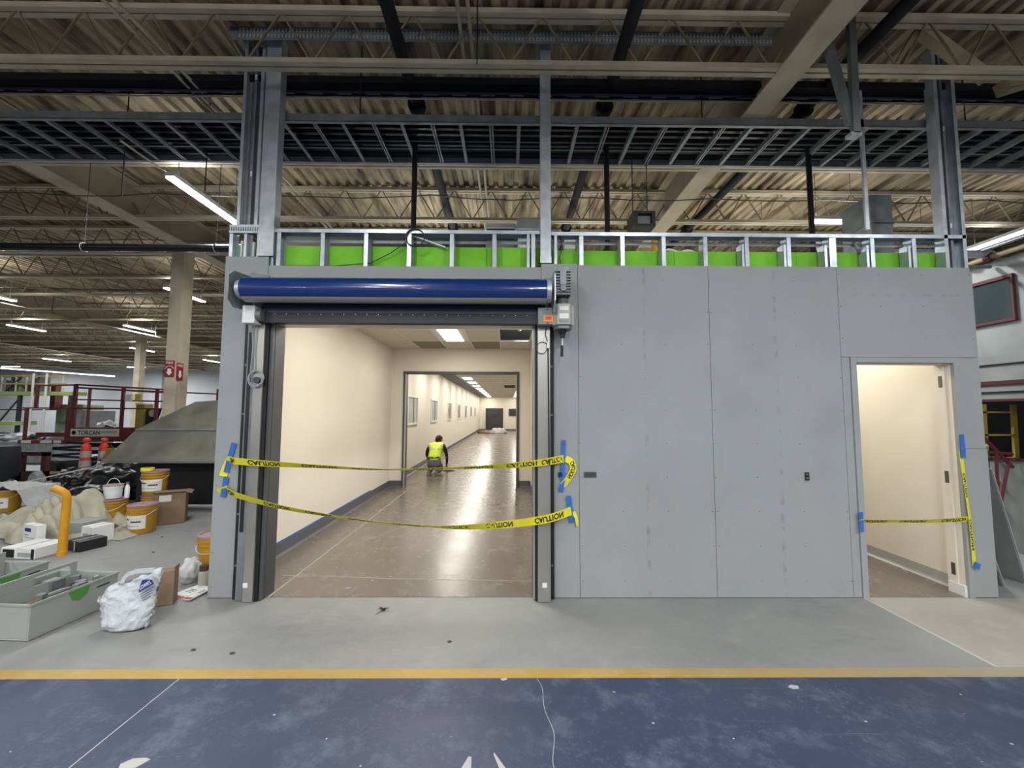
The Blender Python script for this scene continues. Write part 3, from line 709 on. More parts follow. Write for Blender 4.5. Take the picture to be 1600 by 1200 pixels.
MB().prism([(.41, D-.13), (.41, D-.19), (.44, D-.24), (.54, D-.24), (.57, D-.19), (.57, D-.13), (.54, D-.09), (.44, D-.09)], 'z', 2.415, 2.45).build('end_cap', 'steelgrey', mt, bevel=.008)
for z0, z1 in ((2.575, 2.615), (2.505, 2.55)): MB().box(.452, .532, D-.2575, D-.255, z0, z1).build('data_label', 'paper', mt)
MB().box(.447, .537, D-.258, D-.255, 2.47, 2.495).build('data_label', 'galvdark', mt)
b = MB()
for k in range(4): b.box(.405-.006+.0, .412, D-.20+k*.022, D-.19+k*.022, 2.46, 2.63); b.box(.575, .584, D-.20+k*.022, D-.19+k*.022, 2.46, 2.63)
b.build('rib', 'white', mt)
MB().lathe((.488, D-.17, 2.345), [(.022, 0), (.024, .03), (.036, .05), (.04, .072)], 16).build('coupling', 'black', mt)
MB().cyl((.488, D-.17, 2.345), (.486, D-.17, 2.27), .007, 8).build('crank_rod', 'galv', mt); MB().cyl((.484, D-.17, 2.275), (.482, D-.17, 2.175), .013, 12).build('crank_grip', 'black', mt)
MB().cyl((.36, D-.22, 2.765), (.42, D-.23, 2.77), .008, 8).build('drive_pin', 'galv', mt)
# cables at the tracks
def loops(c, r, k, seed, plane='xz'):
    pts = []
    for i in range(k*16+1):
        a = 2*PI*i/16; rr = r*(1+.12*math.sin(a*1.37+seed)); pts.append((c[0]+rr*math.cos(a), c[1]-.002*i/8, c[2]+rr*math.sin(a)*1.1))
    return pts
t = thing('coiled_cable', 'coil of thin cable hanging on the left door track', 'cable', (-2.29, 3.68, 1.96))
MB().tube(loops((-2.285, D-.1, 1.97), .065, 4, 1), .0035, 5).build('coil', 'cablelight', t); MB().tube([(-2.30, D-.1, 2.03), (-2.31, D-.10, 2.2), (-2.30, D-.1, 2.47)], .004, 5).build('lead', 'cablelight', t)
MB().tube([(-2.34, D-.1, 2.03), (-2.335, D-.09, 2.25), (-2.345, D-.1, 2.47)], .004, 5).build('lead', 'cablelight', t)
MB().cyl((-2.27, D-.105, 1.955), (-2.27, D-.125, 1.955), .03, 14).build('sensor_eye', 'cable', t)
t = thing('coiled_cable', 'single loop of dark cable hanging under the junction box', 'cable', (.33, 3.68, 2.3))
MB().tube(loops((.31, D-.1, 2.27), .05, 1, 2), .003, 5).build('coil', 'cable', t)
MB().tube([(.345, D-.11, 2.46), (.342, D-.11, 2.38), (.36, D-.11, 2.32)], .0035, 5).build('lead', 'cable', t)
MB().box(.355, .375, D-.12, D-.10, 2.26, 2.32).build('plug', 'white', t); MB().tube([(.365, D-.1, 2.26), (.37, D-.1, 1.7), (.372, D-.1, 1.2)], .006, 6).build('lead', 'blackrub', t)
# outlets in the wall
t = thing('outlet_cutout', 'wide open electrical box cutout left in the grey wall', 'outlet', (.76, D, 1.1)); MB().box(.70, .82, D-.004, D-.0005, 1.075, 1.13).build('rim', 'steelgrey', t); MB().box(.706, .814, D-.006, D-.004, 1.081, 1.124).build('recess', 'cable', t)
t = thing('outlet_box', 'small upright dark electrical box in the middle of the grey wall', 'outlet', (2.77, D, 1.1)); MB().box(2.745, 2.80, D-.004, D-.0005, 1.045, 1.14).build('rim', 'silverband', t); MB().box(2.752, 2.793, D-.008, D-.004, 1.055, 1.13).build('socket', 'black', t)
for z in (1.07, 1.105): MB().box(2.762, 2.783, D-.010, D-.008, z, z+.012).build('slot', 'galvdark', t)

# ================================================================== TAPES
def ribbon(name, ctrl, label, wd=.075, rolls=None, vert=None, words=(), flipz=True, flipx=False, th=.0008, n=70, group=None, side=Vector((0, -1, 0))):
    pts = [Vector(p) for p in ctrl]; L_ = [0]
    for a, c in zip(pts, pts[1:]): L_.append(L_[-1] + (c-a).length)
    T = L_[-1]
    def C(s):
        s = max(0, min(T, s))
        for i in range(len(pts)-1):
            if s <= L_[i+1] or i == len(pts)-2:
                t = (s-L_[i])/(L_[i+1]-L_[i]); p0 = pts[max(i-1, 0)]; p1 = pts[i]; p2 = pts[i+1]; p3 = pts[min(i+2, len(pts)-1)]
                return .5*((2*p1)+(-p0+p2)*t+(2*p0-5*p1+4*p2-p3)*t*t+(-p0+3*p1-3*p2+p3)*t**3)
    def roll(s):
        q = s/T
        for (a, ra), (c, rb) in zip(rolls, rolls[1:]):
            if q <= c: return ra+(rb-ra)*(q-a)/(c-a)
        return rolls[-1][1]
    def frame(s):
        tg = (C(s+.004)-C(s-.004)).normalized(); up0 = tg.cross(side).normalized()
        if up0.z < 0 or vert: up0 = up0 if (vert or up0.z > 0) else -up0
        r = math.radians(roll(s)); nn = side - tg*side.dot(tg); nn.normalize(); up = up0*math.cos(r) + nn*math.sin(r); return C(s), up, up.cross(tg).normalized()
    b = MB(); vs = []
    for i in range(n+1):
        c, u, nn = frame(T*i/n)
        if nn.dot(side) < 0: nn = -nn
        for a, d in ((-.5, 0), (.5, 0), (.5, 1), (-.5, 1)): vs.append(c + u*wd*a + nn*(th*d))
    fs = []
    for i in range(n):
        a, d = 4*i, 4*i+4; fs += [(a+j, a+(j+1) % 4, d+(j+1) % 4, d+j) for j in range(4)]
    fs += [(0, 1, 2, 3), (4*n, 4*n+1, 4*n+2, 4*n+3)]
    t = thing(name, label, 'tape', tuple(C(0)), 0, group)
    b.add(vs, fs).build('band', 'tape', t)
    tv, tf, _ = text2d('CAUTION', .035)
    for s0, s1 in words:
        vs = []
        for u, v in tv:
            uu = 1-u if flipx else u; vv = 1-v if flipz else v; c, up, nn = frame(s0+(s1-s0)*uu)
            if nn.dot(side) < 0: nn = -nn
            vs.append(c + up*((vv-.5)*wd*.7) + nn*(th+.0006))
        MB().add(vs, tf).build('lettering', 'ink', t)
    return t
yT = D-.14
t1 = [(-2.60, D-.012, 1.08), (-2.545, D-.012, 1.225), (-2.45, D-.10, 1.232), (-2.16, yT, 1.215), (-1.58, yT, 1.185), (-1.12, yT, 1.165), (-.54, yT, 1.175), (-.08, yT, 1.195), (.27, yT, 1.225), (.52, D-.012, 1.25)]
ribbon('caution_tape', t1, 'yellow CAUTION tape across the roller opening, upper one', .068, [(0, 10), (.12, 20), (.3, 55), (.5, 72), (.75, 62), (.9, 25), (1, 0)], words=[(.1, .3), (.46, .74), (.92, 1.22), (1.36, 1.62), (1.9, 2.16), (2.34, 2.6), (2.72, 3.0), (3.04, 3.26)])
ribbon('caution_tape', [(.53, D-.012, 1.25), (.585, D-.02, 1.22), (.60, D-.02, 1.15), (.55, D-.012, 1.06), (.50, D-.01, 1.0)], 'folded loose end of the upper CAUTION tape right of the opening', .06, [(0, 0), (1, 15)], True, words=[(.06, .22)], flipz=False, n=24)
t2 = [(-2.63, D-.01, .935), (-2.54, D-.012, .97), (-2.45, D-.10, .945), (-2.03, yT, .845), (-1.57, yT, .765), (-1.11, yT, .705), (-.53, yT, .665), (-.07, yT, .685), (.33, yT-.005, .735), (.59, D-.012, .78)]
ribbon('caution_tape', t2, 'yellow CAUTION tape across the roller opening, lower sagging one', .076, [(0, 30), (.1, 35), (.25, 50), (.45, 66), (.62, 62), (.78, 25), (1, 0)], words=[(.06, .26), (.55, .78), (.92, 1.15), (1.3, 1.52), (1.7, 1.93), (2.12, 2.36), (2.5, 2.74), (2.93, 3.2)])
ribbon('caution_tape', [(.60, D-.01, .77), (.625, D-.012, .72), (.64, D-.01, .64)], 'short loose tail of the lower CAUTION tape right of the opening', .035, [(0, 0), (1, 50)], True, n=12)
ribbon('caution_tape', [(3.22, D-.02, .69), (3.55, D-.02, .69), (3.9, D-.02, .692), (4.23, D-.02, .71)], 'yellow CAUTION tape level across the doorway', .06, [(0, 45), (.4, 52), (.8, 40), (1, 20)], words=[(.06, .26), (.38, .62), (.76, .98)])
ribbon('caution_tape', [(4.215, D-.016, 1.33), (4.235, D-.02, .95), (4.255, D-.02, .60), (4.265, D-.016, .28)], 'yellow CAUTION tape running down the right doorway frame', .05, [(0, 10), (.5, 25), (1, 10)], True, words=[(.22, .42), (.62, .88)], flipz=False, n=30)
def btape(p0, p1, wd, label, y=D-.016):
    a, c = Vector((p0[0], y, p0[1])), Vector((p1[0], y, p1[1])); d = (c-a).normalized(); s = Vector((d.z, 0, -d.x))*wd/2
    b = MB(); vs = []; n = 6
    for i in range(n+1):
        q = a+(c-a)*i/n; k = .004*noise.noise(Vector((i*1.3, p0[0]*5, p0[1]*5)))
        for e in (0, .0015): vs += [q+s+Vector((0, k-e, 0)), q-s+Vector((0, k-e, 0))]
    fs = []
    for i in range(n):
        o = 4*i; fs += [(o, o+1, o+5, o+4), (o+2, o+6, o+7, o+3), (o, o+4, o+6, o+2), (o+1, o+3, o+7, o+5)]
    fs += [(0, 2, 3, 1), (4*n, 4*n+1, 4*n+3, 4*n+2)]
    tag(MB().add(vs, fs).build('painter_tape', 'bluetape'), label, 'tape')
btape((-2.51, 1.385), (-2.57, 1.12), .045, 'slanted blue tape strip holding the upper CAUTION tape at the left')
btape((-2.565, 1.08), (-2.585, .90), .045, 'blue tape strip holding the lower CAUTION tape at the left')
btape((.515, 1.42), (.50, 1.06), .038, 'long upright blue tape strip right of the roller opening')
btape((.52, 1.12), (.485, .95), .04, 'crumpled blue tape piece under the folded CAUTION tape')
btape((.555, .915), (.585, .675), .045, 'blue tape strip holding the lower CAUTION tape at the right')
tag(MB().box(.465, .50, D-.02, D-.002, 1.085, 1.125).build('tape_wad', 'navy'), 'small dark wad stuck beside the upright blue tape', 'tape')
btape((3.235, .775), (3.235, .60), .036, 'blue tape strip on the left doorway frame', D-.03)
btape((4.22, 1.485), (4.225, 1.27), .045, 'blue tape strip at the top of the doorway CAUTION tape', D-.03)
btape((4.245, .31), (4.30, .285), .055, 'blue tape piece at the foot of the doorway CAUTION tape', D-.03)

# ================================================================== OVERHEAD THINGS
lf = thing('framing_ladder', 'long overhead rack of steel studs hung under the black sheeting', 'steel framing', (0, 4.25, 4.6))
for y, h in ((3.93, .075), (4.60, .06)):
    b = MB(); b.box(-9, 9, y, y+.004, 4.60, 4.60+h); b.box(-9, 9, y, y+.04, 4.60, 4.604); b.box(-9, 9, y, y+.04, 4.60+h, 4.604+h); b.build('rim_track', 'galvdark', lf)
for k in range(54):
    x = -8 + k*.30; b = MB(); w_ = .035 if k % 2 else .014
    b.box(x-w_/2, x+w_/2, 3.94, 4.6, 4.602, 4.605)
    if not k % 2: b.box(x+.02, x+.034, 3.94, 4.6, 4.602, 4.605)
    b.box(x-w_/2, x-w_/2+.003, 3.94, 4.6, 4.605, 4.66); b.build('cross_stud', 'galvdark', lf)
ds = thing('black_sheeting', 'black ribbed metal sheeting lying above the overhead stud rack', 'metal sheet', (0, 4.25, 4.7))
b = MB(); prof = []; y = 4.12; k = 0
while y < 4.72: prof.append((y, 4.675 + (.03 if k % 2 else 0))); y += .045; k += 1; prof.append((y - .012, 4.675 + (.03 if (k-1) % 2 else 0)))
vs = [(x, py, pz) for x in (-9, 9) for py, pz in prof]; n = len(prof); b.add(vs, [(i, i+1, n+i+1, n+i) for i in range(n-1)])
b.box(-9, 9, 4.12, 4.74, 4.735, 4.74); b.build('sheet', 'darksheet', ds)
for y, z, m in ((4.32, 4.668, 'galvdark'), (4.45, 4.668, 'silverband')): MB().cyl((-8, y, z), (8, y, z), .008, 6).build('conduit', m, ds)
ct = thing('cable_tray', 'black cable tray running just behind the nearest roof joist', 'cable tray', (0, 4.02, 5.0))
b = MB(); b.box(-10, 10, 3.90, 4.07, 4.99, 5.0); b.box(-10, 10, 3.90, 3.905, 5.0, 5.06); b.box(-10, 10, 4.065, 4.07, 4.98, 5.06); b.build('tray', 'darksheet', ct)
for k in range(60): 
    pass
b = MB()
for k in range(66): b.box(-9.9+k*.3, -9.75+k*.3, 4.035, 4.055, 4.985, 4.99)
b.build('slots', 'galvdark', ct)['kind'] = 'stuff'; MB().cyl((-10, 4.08, 4.97), (10, 4.08, 4.97), .009, 6).build('conduit', 'cream', ct)
MB().cyl((-10, 4.0, 4.97), (10, 4.0, 4.97), .012, 6).build('conduit', 'navy', ct)
pa = thing('slotted_angle', 'slotted steel angle with pale slots up by the roof deck', 'steel angle', (0, 3.7, 5.33))
b = MB(); x = -2.6
while x < 2.6: 
    for z in (5.26, 5.32): b.box(x, x+.014, 3.69, 3.695, z, z+.035)
    x += .034
b.build('slots', 'reflect', pa)['kind'] = 'stuff'; MB().box(-2.7, 2.7, 3.697, 3.70, 5.24, 5.375).build('plate', 'galvdark', pa)
# black pipes running in depth, with flanges
for X, lab in ((-1.02, 'black overhead pipe left of the centre post'), (1.05, 'black overhead pipe right of the centre post'), (3.28, 'black overhead pipe beside the big right girder')):
    t = thing('black_pipe', lab, 'pipe', (X, 4.5, 5.05)); MB().cyl((X, 1.5, 5.05), (X, 9.5, 5.05), .06, 16).build('pipe_run', 'blackpipe', t, smooth=True)
    for y in (4.25, 7.2): MB().cyl((X, y, 5.05), (X, y+.06, 5.05), .095, 16).build('flange', 'blackpipe', t)
    for y in (2.8, 5.6, 8.6): MB().cyl((X, y, 5.11), (X, y, 5.38), .006, 6).build('hanger', 'cable', t)
for X, Y, lab in ((-1.06, 4.4, 'upright black pipe behind the stud frame over the opening'), (1.10, 4.4, 'upright black pipe right of the centre post behind the studs'), (3.40, 4.4, 'upright black pipe left of the short strip light')):
    tag(MB().cyl((X, Y, 3.0), (X, Y, 4.72), .029, 10).build('drop_pipe', 'blackpipe'), lab, 'pipe')
# glossy round duct left and right
def hpipe(x0, x1, y, z, r, m, label, rings):
    t = thing('round_pipe', label, 'pipe', ((x0+x1)/2, y, z)); MB().cyl((x0, y, z), (x1, y, z), r, 16).build('pipe_run', m, t, smooth=True)
    for x in rings:
        MB().tube([(x, y+(r+.008)*math.cos(a), z+(r+.008)*math.sin(a)) for a in [2*PI*k/16 for k in range(16)]], .006, 5, closed=True).build('ring_hanger', 'silverband', t)
        MB().cyl((x, y, z+r), (x, y, 4.8), .004, 5).build('hanger_rod', 'cable', t)
mat('glosspipe', '2a2b30', .25, .6)
hpipe(-14, -2.9, 5.0, 3.71, .048, 'glosspipe', 'dark glossy sprinkler pipe across the left side', (-5.3, -3.66))
hpipe(4.6, 6.15, 5.0, 3.71, .048, 'galv', 'bright galvanised pipe at the right behind the tall post', (5.75,))
hpipe(4.6, 6.15, 5.02, 3.55, .02, 'galvdark', 'thin pipe under the galvanised pipe at the right', ())
t = thing('long_pipe', 'long pale diagonal pipe running back at upper left', 'pipe', (-12.6, 14, 4.3)); MB().cyl((-12.6, 8, 4.3), (-12.6, 26, 4.3), .06, 10).build('pipe_run', 'creamd', t)
for y in (11.2, 14.5, 18): MB().cyl((-12.6, y, 4.36), (-12.6, y, 4.8), .01, 5).build('hanger_rod', 'cable', t)
for (X, Y0, Y1, z, m, lab) in ((-.45, 2.2, 9, 5.15, 'cream', 'cream conduit pair left of the centre post, running back'), (-3.3, 2.2, 9, 5.0, 'cream', 'cream conduit above the left studs, running back')):
    t = thing('conduit', lab, 'conduit', (X, 5, z)); 
    for dx in (0, .09): MB().cyl((X+dx, Y0, z), (X+dx, Y1, z), .017, 8).build('conduit_run', m, t)
# pale conduits crossing under the deck
for k, (y, z, xx0, xx1, sag) in enumerate(((5.6, 4.75, -9, 8, .05), (7.4, 4.85, -9, 9, .03), (9.9, 4.7, -30, 9, .05))):
    pts = [(xx0+(xx1-xx0)*i/30, y+.02*math.sin(i*1.3), z-sag*abs(math.sin(i*.9))) for i in range(31)]
    tag(MB().tube(pts, .008, 5).build('ceiling_cable', 'cable'), ('dark cable sagging across the ceiling behind the stud posts', 'cable strung beneath the deck past the big girder', 'long cable strung across the far hall ceiling')[k], 'cable')
for k, (x, y, z0) in enumerate(((-4.6, 2.9, 4.0), (-4.2, 4.3, 4.0), (-3.5, 4.55, 4.2), (-1.5, 3.9, 4.66), (.35, 4.0, 4.66), (2.0, 4.0, 4.66), (5.0, 4.2, 4.66), (-.28, 3.3, 4.66))):
    tag(MB().cyl((x, y, z0), (x, y, 5.38), .006, 6).build('hanger_rod', 'blackpipe'), ('thin rod crossing the nearest joist at far left', 'thin rod hanging over the left strip light conduit', 'thin rod left of the open stud pair', 'thin rod above the left half of the roller', 'thin rod just right of the centre post top', 'thin rod left of the big right girder', 'thin rod right of the tall right studs', 'thin rod before the nearest joist left of the centre post')[k], 'rod', 'threaded hanger rods')
# hanging V of studs at the right, thin pole
t = thing('stud_brace', 'two loose grey studs hanging in a V in front of the big girder', 'steel stud', (2.95, 3.3, 4.05))
b = MB(); b.bar((2.66, 3.3, 5.38), (2.93, 3.3, 4.15), .075, .04); b.build('stud', 'steelgrey', t)
b = MB(); b.bar((2.97, 3.28, 5.38), (2.95, 3.28, 4.05), .06, .04); b.build('stud', 'steelgrey', t)
MB().box(2.90, 2.99, 3.26, 3.33, 4.03, 4.06).build('end_clip', 'galv', t)
tag(MB().box(3.59, 3.625, 3.93, 3.95, 3.52, 5.36).build('hanging_stud', 'galv'), 'single thin bright stud hanging left of the right stud pair', 'steel stud')
# heavy braces at upper right
t = thing('roof_brace', 'tan angle braces rising from the nearest joist at upper right', 'brace', (4.0, 3.6, 5.0))
b = MB(); b.bar((3.95, 3.62, 5.34), (4.55, 3.62, 4.86), .09); b.bar((3.9, 3.62, 5.34), (3.6, 3.62, 4.86), .035); b.build('angle', 'creamd', t)
t = thing('roof_brace', 'broad tan beam slanting to the right edge above the nearest joist', 'brace', (5.2, 3.7, 5.0))
b = MB(); b.bar((4.85, 3.75, 4.88), (6.3, 3.75, 5.36), .12); b.build('beam', 'creamd', t)
# equipment seen above the wall
def abox(x0, x1, z0, z1, y0, y1, nm, m, label, cat):
    t = thing(nm, label, cat, ((x0+x1)/2, y0, z0)); MB().box(x0, x1, y0, y1, z0, z1).build('body', m, t, bevel=.006); return t
t = abox(-.26, .06, 3.50, 3.68, 4.45, 5.3, 'duct_box', 'steelgrey', 'grey duct box above the opening, left of the centre post', 'duct'); MB().box(-.28, .08, 4.43, 4.45, 3.49, 3.51).build('flange', 'galv', t)
t = abox(.09, .36, 3.73, 3.86, 4.45, 5.2, 'duct_box', 'sheetgrey', 'pale grey duct end just left of the centre post', 'duct'); MB().box(.08, .37, 4.44, 4.45, 3.72, 3.74).build('flange', 'galv', t)
t = abox(-.25, .07, 3.735, 3.80, 4.45, 5.2, 'duct_box', 'sheetgrey', 'low grey duct top showing over the stud track', 'duct'); MB().box(-.26, .08, 4.44, 4.45, 3.735, 3.745).build('flange', 'galv', t)
t = abox(.10, .27, 3.47, 3.61, 4.40, 4.5, 'wall_box', 'white', 'small white box behind the studs, left of centre post', 'electrical box'); MB().box(.12, .25, 4.395, 4.40, 3.49, 3.59).build('lid', 'paper', t)
t = abox(.62, .74, 3.49, 3.61, 4.40, 4.5, 'wall_box', 'white', 'small white box behind the studs, right of centre post', 'electrical box'); MB().box(.64, .72, 4.395, 4.40, 3.51, 3.59).build('lid', 'paper', t)
t = abox(3.46, 3.62, 3.52, 3.66, 4.40, 4.46, 'wall_box', 'white', 'white box with scribbles behind the right studs', 'electrical box'); MB().tube([(3.49+.012*i, 4.395, 3.58+.02*math.sin(i*2.3)) for i in range(10)], .002, 4).build('scribble', 'cable', t)
t = thing('unit_heater', 'black framed square unit hanging over the stud frame', 'heater', (1.54, 4.5, 3.78)); b = MB()
for a in ((1.41, 1.66, 3.78, 3.81), (1.41, 1.66, 3.93, 3.96), (1.41, 1.46, 3.81, 3.93), (1.62, 1.66, 3.81, 3.93)): b.box(a[0], a[1], 4.45, 4.7, a[2], a[3])
b.build('frame', 'black', t); MB().box(1.46, 1.62, 4.50, 4.7, 3.81, 3.93).build('face', 'steelgrey', t)
for x in (1.45, 1.62): MB().cyl((x, 4.6, 3.96), (x, 4.6, 4.8), .006, 6).build('hanger', 'cable', t)
t = thing('air_duct', 'large dark grey square duct dropping behind the right studs', 'duct', (4.2, 4.6, 3.5)); MB().box(4.17, 4.42, 4.5, 4.9, 3.3, 4.2).build('body', 'galvdark', t); MB().cyl((4.3, 4.7, 4.2), (4.3, 4.7, 5.38), .008, 6).build('hanger_rod', 'cable', t); MB().box(4.15, 4.44, 4.47, 4.93, 3.86, 3.90).build('flange', 'galvdark', t)
tag(MB().cyl((1.60, 4.4, 3.2), (1.64, 4.4, 3.66), .04, 10).build('yellow_tube', 'bollard'), 'yellow tube standing behind the studs right of centre', 'tube')
pts = [(1.55+.035*i, D+.13+.004*i % 3, 3.285+.012*math.sin(i*1.1)) for i in range(11)]
tag(MB().tube(pts, [.004]+[.014]*9+[.003], 6).build('foam_strip', 'paper'), 'wavy white foam scrap lying on the green board edge', 'foam')
t = thing('steel_bracket', 'white slotted triangular bracket with black cable behind the studs', 'bracket', (-.8, D+.06, 3.3))
b = MB(); b.bar((-1.0, D+.1, 3.42), (-.62, D+.1, 3.28), .05, .012); b.bar((-1.0, D+.1, 3.42), (-.90, D+.1, 3.42), .03, .012); b.build('strap', 'white', t)
b = MB(); b.bar((-.95, D+.09, 3.41), (-.80, D+.09, 3.355), .016, .004); b.build('slot', 'darkgrey', t)
MB().tube([(-.90+.09*math.cos(a), D+.012-.01*math.sin(a*.5), 3.345+.085*math.sin(a)) for a in [2*PI*k/22 for k in range(42)]], .006, 6).build('cable_loop', 'cable', t)
MB().tube([(-.98, D+.07, 3.34), (-1.15, D+.08, 3.22), (-1.35, D+.09, 3.12), (-1.7, D+.09, 3.09), (-2.2, D+.09, 3.09)], .005, 6).build('cable_run', 'cable', t)
tag(MB().tube([(.50, D+.1, 3.42), (.53, D+.09, 3.3), (.50, D+.1, 3.2), (.52, D+.1, 3.07)], .005, 5).build('wire', 'cable'), 'short bent wire hanging beside the centre post', 'wire')
tag(MB().bar((3.42, D+.1, 3.38), (3.58, D+.1, 3.06), .02).build('loose_stud', 'steelgrey'), 'loose slanting stud offcut in the right stud bays', 'steel stud')
# lights' support line at left
tag(MB().cyl((-4.5, 4.0, 4.6), (-2.68, 4.0, 3.45), .0, 4).build('x', 'cable') if False else MB().cyl((-4.16, 4.2, 4.56), (-4.16, 6.2, 4.56), .012, 6).build('conduit', 'cream'), 'thin conduit alongside the bright left strip light', 'conduit')

# ================================================================== RIGHT SIDE
wr = struct('wall_right', (6.2, 5, 0), 'pale clad wall at the right edge')
MB().box(6.2, 6.4, 1.0, 14, 2.20, 3.62).build('wall_piece', 'sheetgrey', wr); MB().box(6.2, 6.4, 1.0, 14, 1.86, 2.2).build('wall_piece', 'sheetgrey', wr)
MB().box(6.2, 6.4, 1.0, 14, 0, 1.12).build('wall_piece', 'sheetgrey', wr); MB().box(6.2, 6.4, 1.0, 4.5, 1.12, 1.86).build('wall_piece', 'sheetgrey', wr); MB().box(6.2, 6.4, 7.5, 14, 1.12, 1.86).build('wall_piece', 'sheetgrey', wr)
for z, h, m in ((2.045, .05, 'redtrim'), (1.95, .01, 'black'), (2.30, .01, 'black'), (1.835, .03, 'redtrim'), (1.11, .03, 'redtrim')): MB().box(6.18, 6.2, 1.0, 14, z, z+h).build('trim_strip', m, wr)
f = struct('window_9', (6.2, 5.2, 3.1), 'dark window high in the right wall'); b = MB(); b.box(6.16, 6.199, 4.82, 6.6, 2.82, 2.855); b.box(6.16, 6.199, 4.82, 6.6, 3.36, 3.40); b.box(6.16, 6.199, 4.82, 4.84, 2.855, 3.36); b.build('window_frame', 'redtrim', f); MB().box(6.185, 6.198, 4.84, 6.56, 2.855, 3.36).build('pane', 'darkglass', f)
S(MB().box(7.2, 7.3, 1, 14, 0, 3.6).build('wall_behind_opening', 'liftdark'))
t = thing('pipe_rack', 'dark pipes with clamps along the top of the right wall', 'pipe', (6.1, 5, 3.6))
MB().cyl((6.1, 2, 3.66), (6.1, 12, 3.66), .035, 10).build('pipe_run', 'creamd', t); MB().cyl((6.0, 2, 3.74), (6.0, 12, 3.74), .025, 10).build('pipe_run', 'steelgrey', t)
for y in (4.95, 5.2, 5.35): MB().cyl((6.1, y, 3.66), (6.1, y+.07, 3.66), .055, 10).build('clamp', 'bikered', t)
t = thing('ladder', 'yellow step ladder standing in the dark right-hand opening', 'ladder', (6.4, 5.2, 0))
for x in (6.03, 6.42): MB().bar((x, 5.15, 0), (x+.04, 5.15, 1.80), .055, .03).build('rail', 'yladder', t)
for k in range(6): MB().bar((6.05, 5.15, .25+k*.29), (6.44, 5.15, .25+k*.29), .03, .02).build('rung', 'yladder', t)
t = thing('bicycle', 'dark red bicycle top showing over the leaning boards', 'bicycle', (5.9, 4.95, 0))
b = MB(); b.tube([(5.78, 4.95, 1.42), (5.95, 4.95, 1.24), (6.14, 4.95, 1.03)], .02, 8); b.tube([(5.70, 4.95, 1.22), (6.15, 4.95, 1.19)], .018, 8); b.tube([(5.95, 4.95, 1.22), (5.93, 4.95, .5)], .016, 8); b.tube([(6.1, 4.95, 1.1), (5.93, 4.95, .5)], .016, 8); b.build('frame', 'bikered', t)
MB().tube([(5.68, 4.85, 1.27), (5.78, 4.9, 1.29), (5.86, 4.97, 1.28)], .022, 8).build('saddle', 'silverband', t); MB().tube([(5.66, 4.93, 1.19), (5.74, 4.9, 1.12), (5.84, 4.9, 1.14)], .02, 8).build('pedal', 'blackrub', t)
for x in (5.45,): MB().tube([(x+.3*math.cos(a)*.3, 4.97, .34+.3*math.sin(a)) for a in [2*PI*k/24 for k in range(24)]], .018, 6, closed=True).build('wheel', 'blackrub', t)
t = thing('leaning_board', 'broad grey sheet facing forward behind the slanting board edges', 'board', (5.0, 4.75, 0))
b = MB(); vs = []
for x, h in ((4.56, 1.13), (5.42, 1.10)):
    for dy in (0, .016): vs += [(x, 4.72+dy, .002), (x-.04 if x < 5 else x-.14, 4.80+dy, h)]
b.add(vs, [(0, 1, 5, 4), (2, 6, 7, 3), (0, 4, 6, 2), (1, 3, 7, 5), (0, 2, 3, 1), (4, 5, 7, 6)]); b.build('sheet', 'sheetgrey', t); b = MB(); b.bar((4.52, 4.795, 1.135), (5.28, 4.795, 1.105), .02, .012); b.build('edge_strip', 'paperface', t)
# leaning boards
for k, (xb, xt, y0, y1, h, lab) in enumerate(((4.70, 4.51, 4.0, 4.6, .60, 'short grey board leaning on the partition end, innermost'), (4.82, 4.53, 4.04, 4.65, 1.02, 'grey board leaning at the partition end, second out'), (5.12, 4.86, 4.1, 4.68, 1.12, 'tall grey board leaning outermost by the right edge'))):
    t = thing('leaning_board', lab, 'board', (xb, (y0+y1)/2, 0)); d = Vector((xt-xb, 0, h)).normalized(); nn = Vector((d.z, 0, -d.x))*.015
    b = MB(); vs = []
    for y in (y0, y1):
        for p in ((xb, 0.002), (xt, h)): vs += [Vector((p[0], y, p[1])), Vector((p[0], y, p[1])) + nn]
    b.add(vs, [(0, 2, 3, 1), (4, 5, 7, 6), (0, 1, 5, 4), (2, 6, 7, 3), (0, 4, 6, 2), (1, 3, 7, 5)]); b.build('sheet', 'sheetgrey', t)
    e = MB(); e.bar(Vector((xb, y0-.003, .01)) + nn/2, Vector((xt, y0-.003, h)) + nn/2, .006, .015); e.build('edge_strip', 'paperface', t)

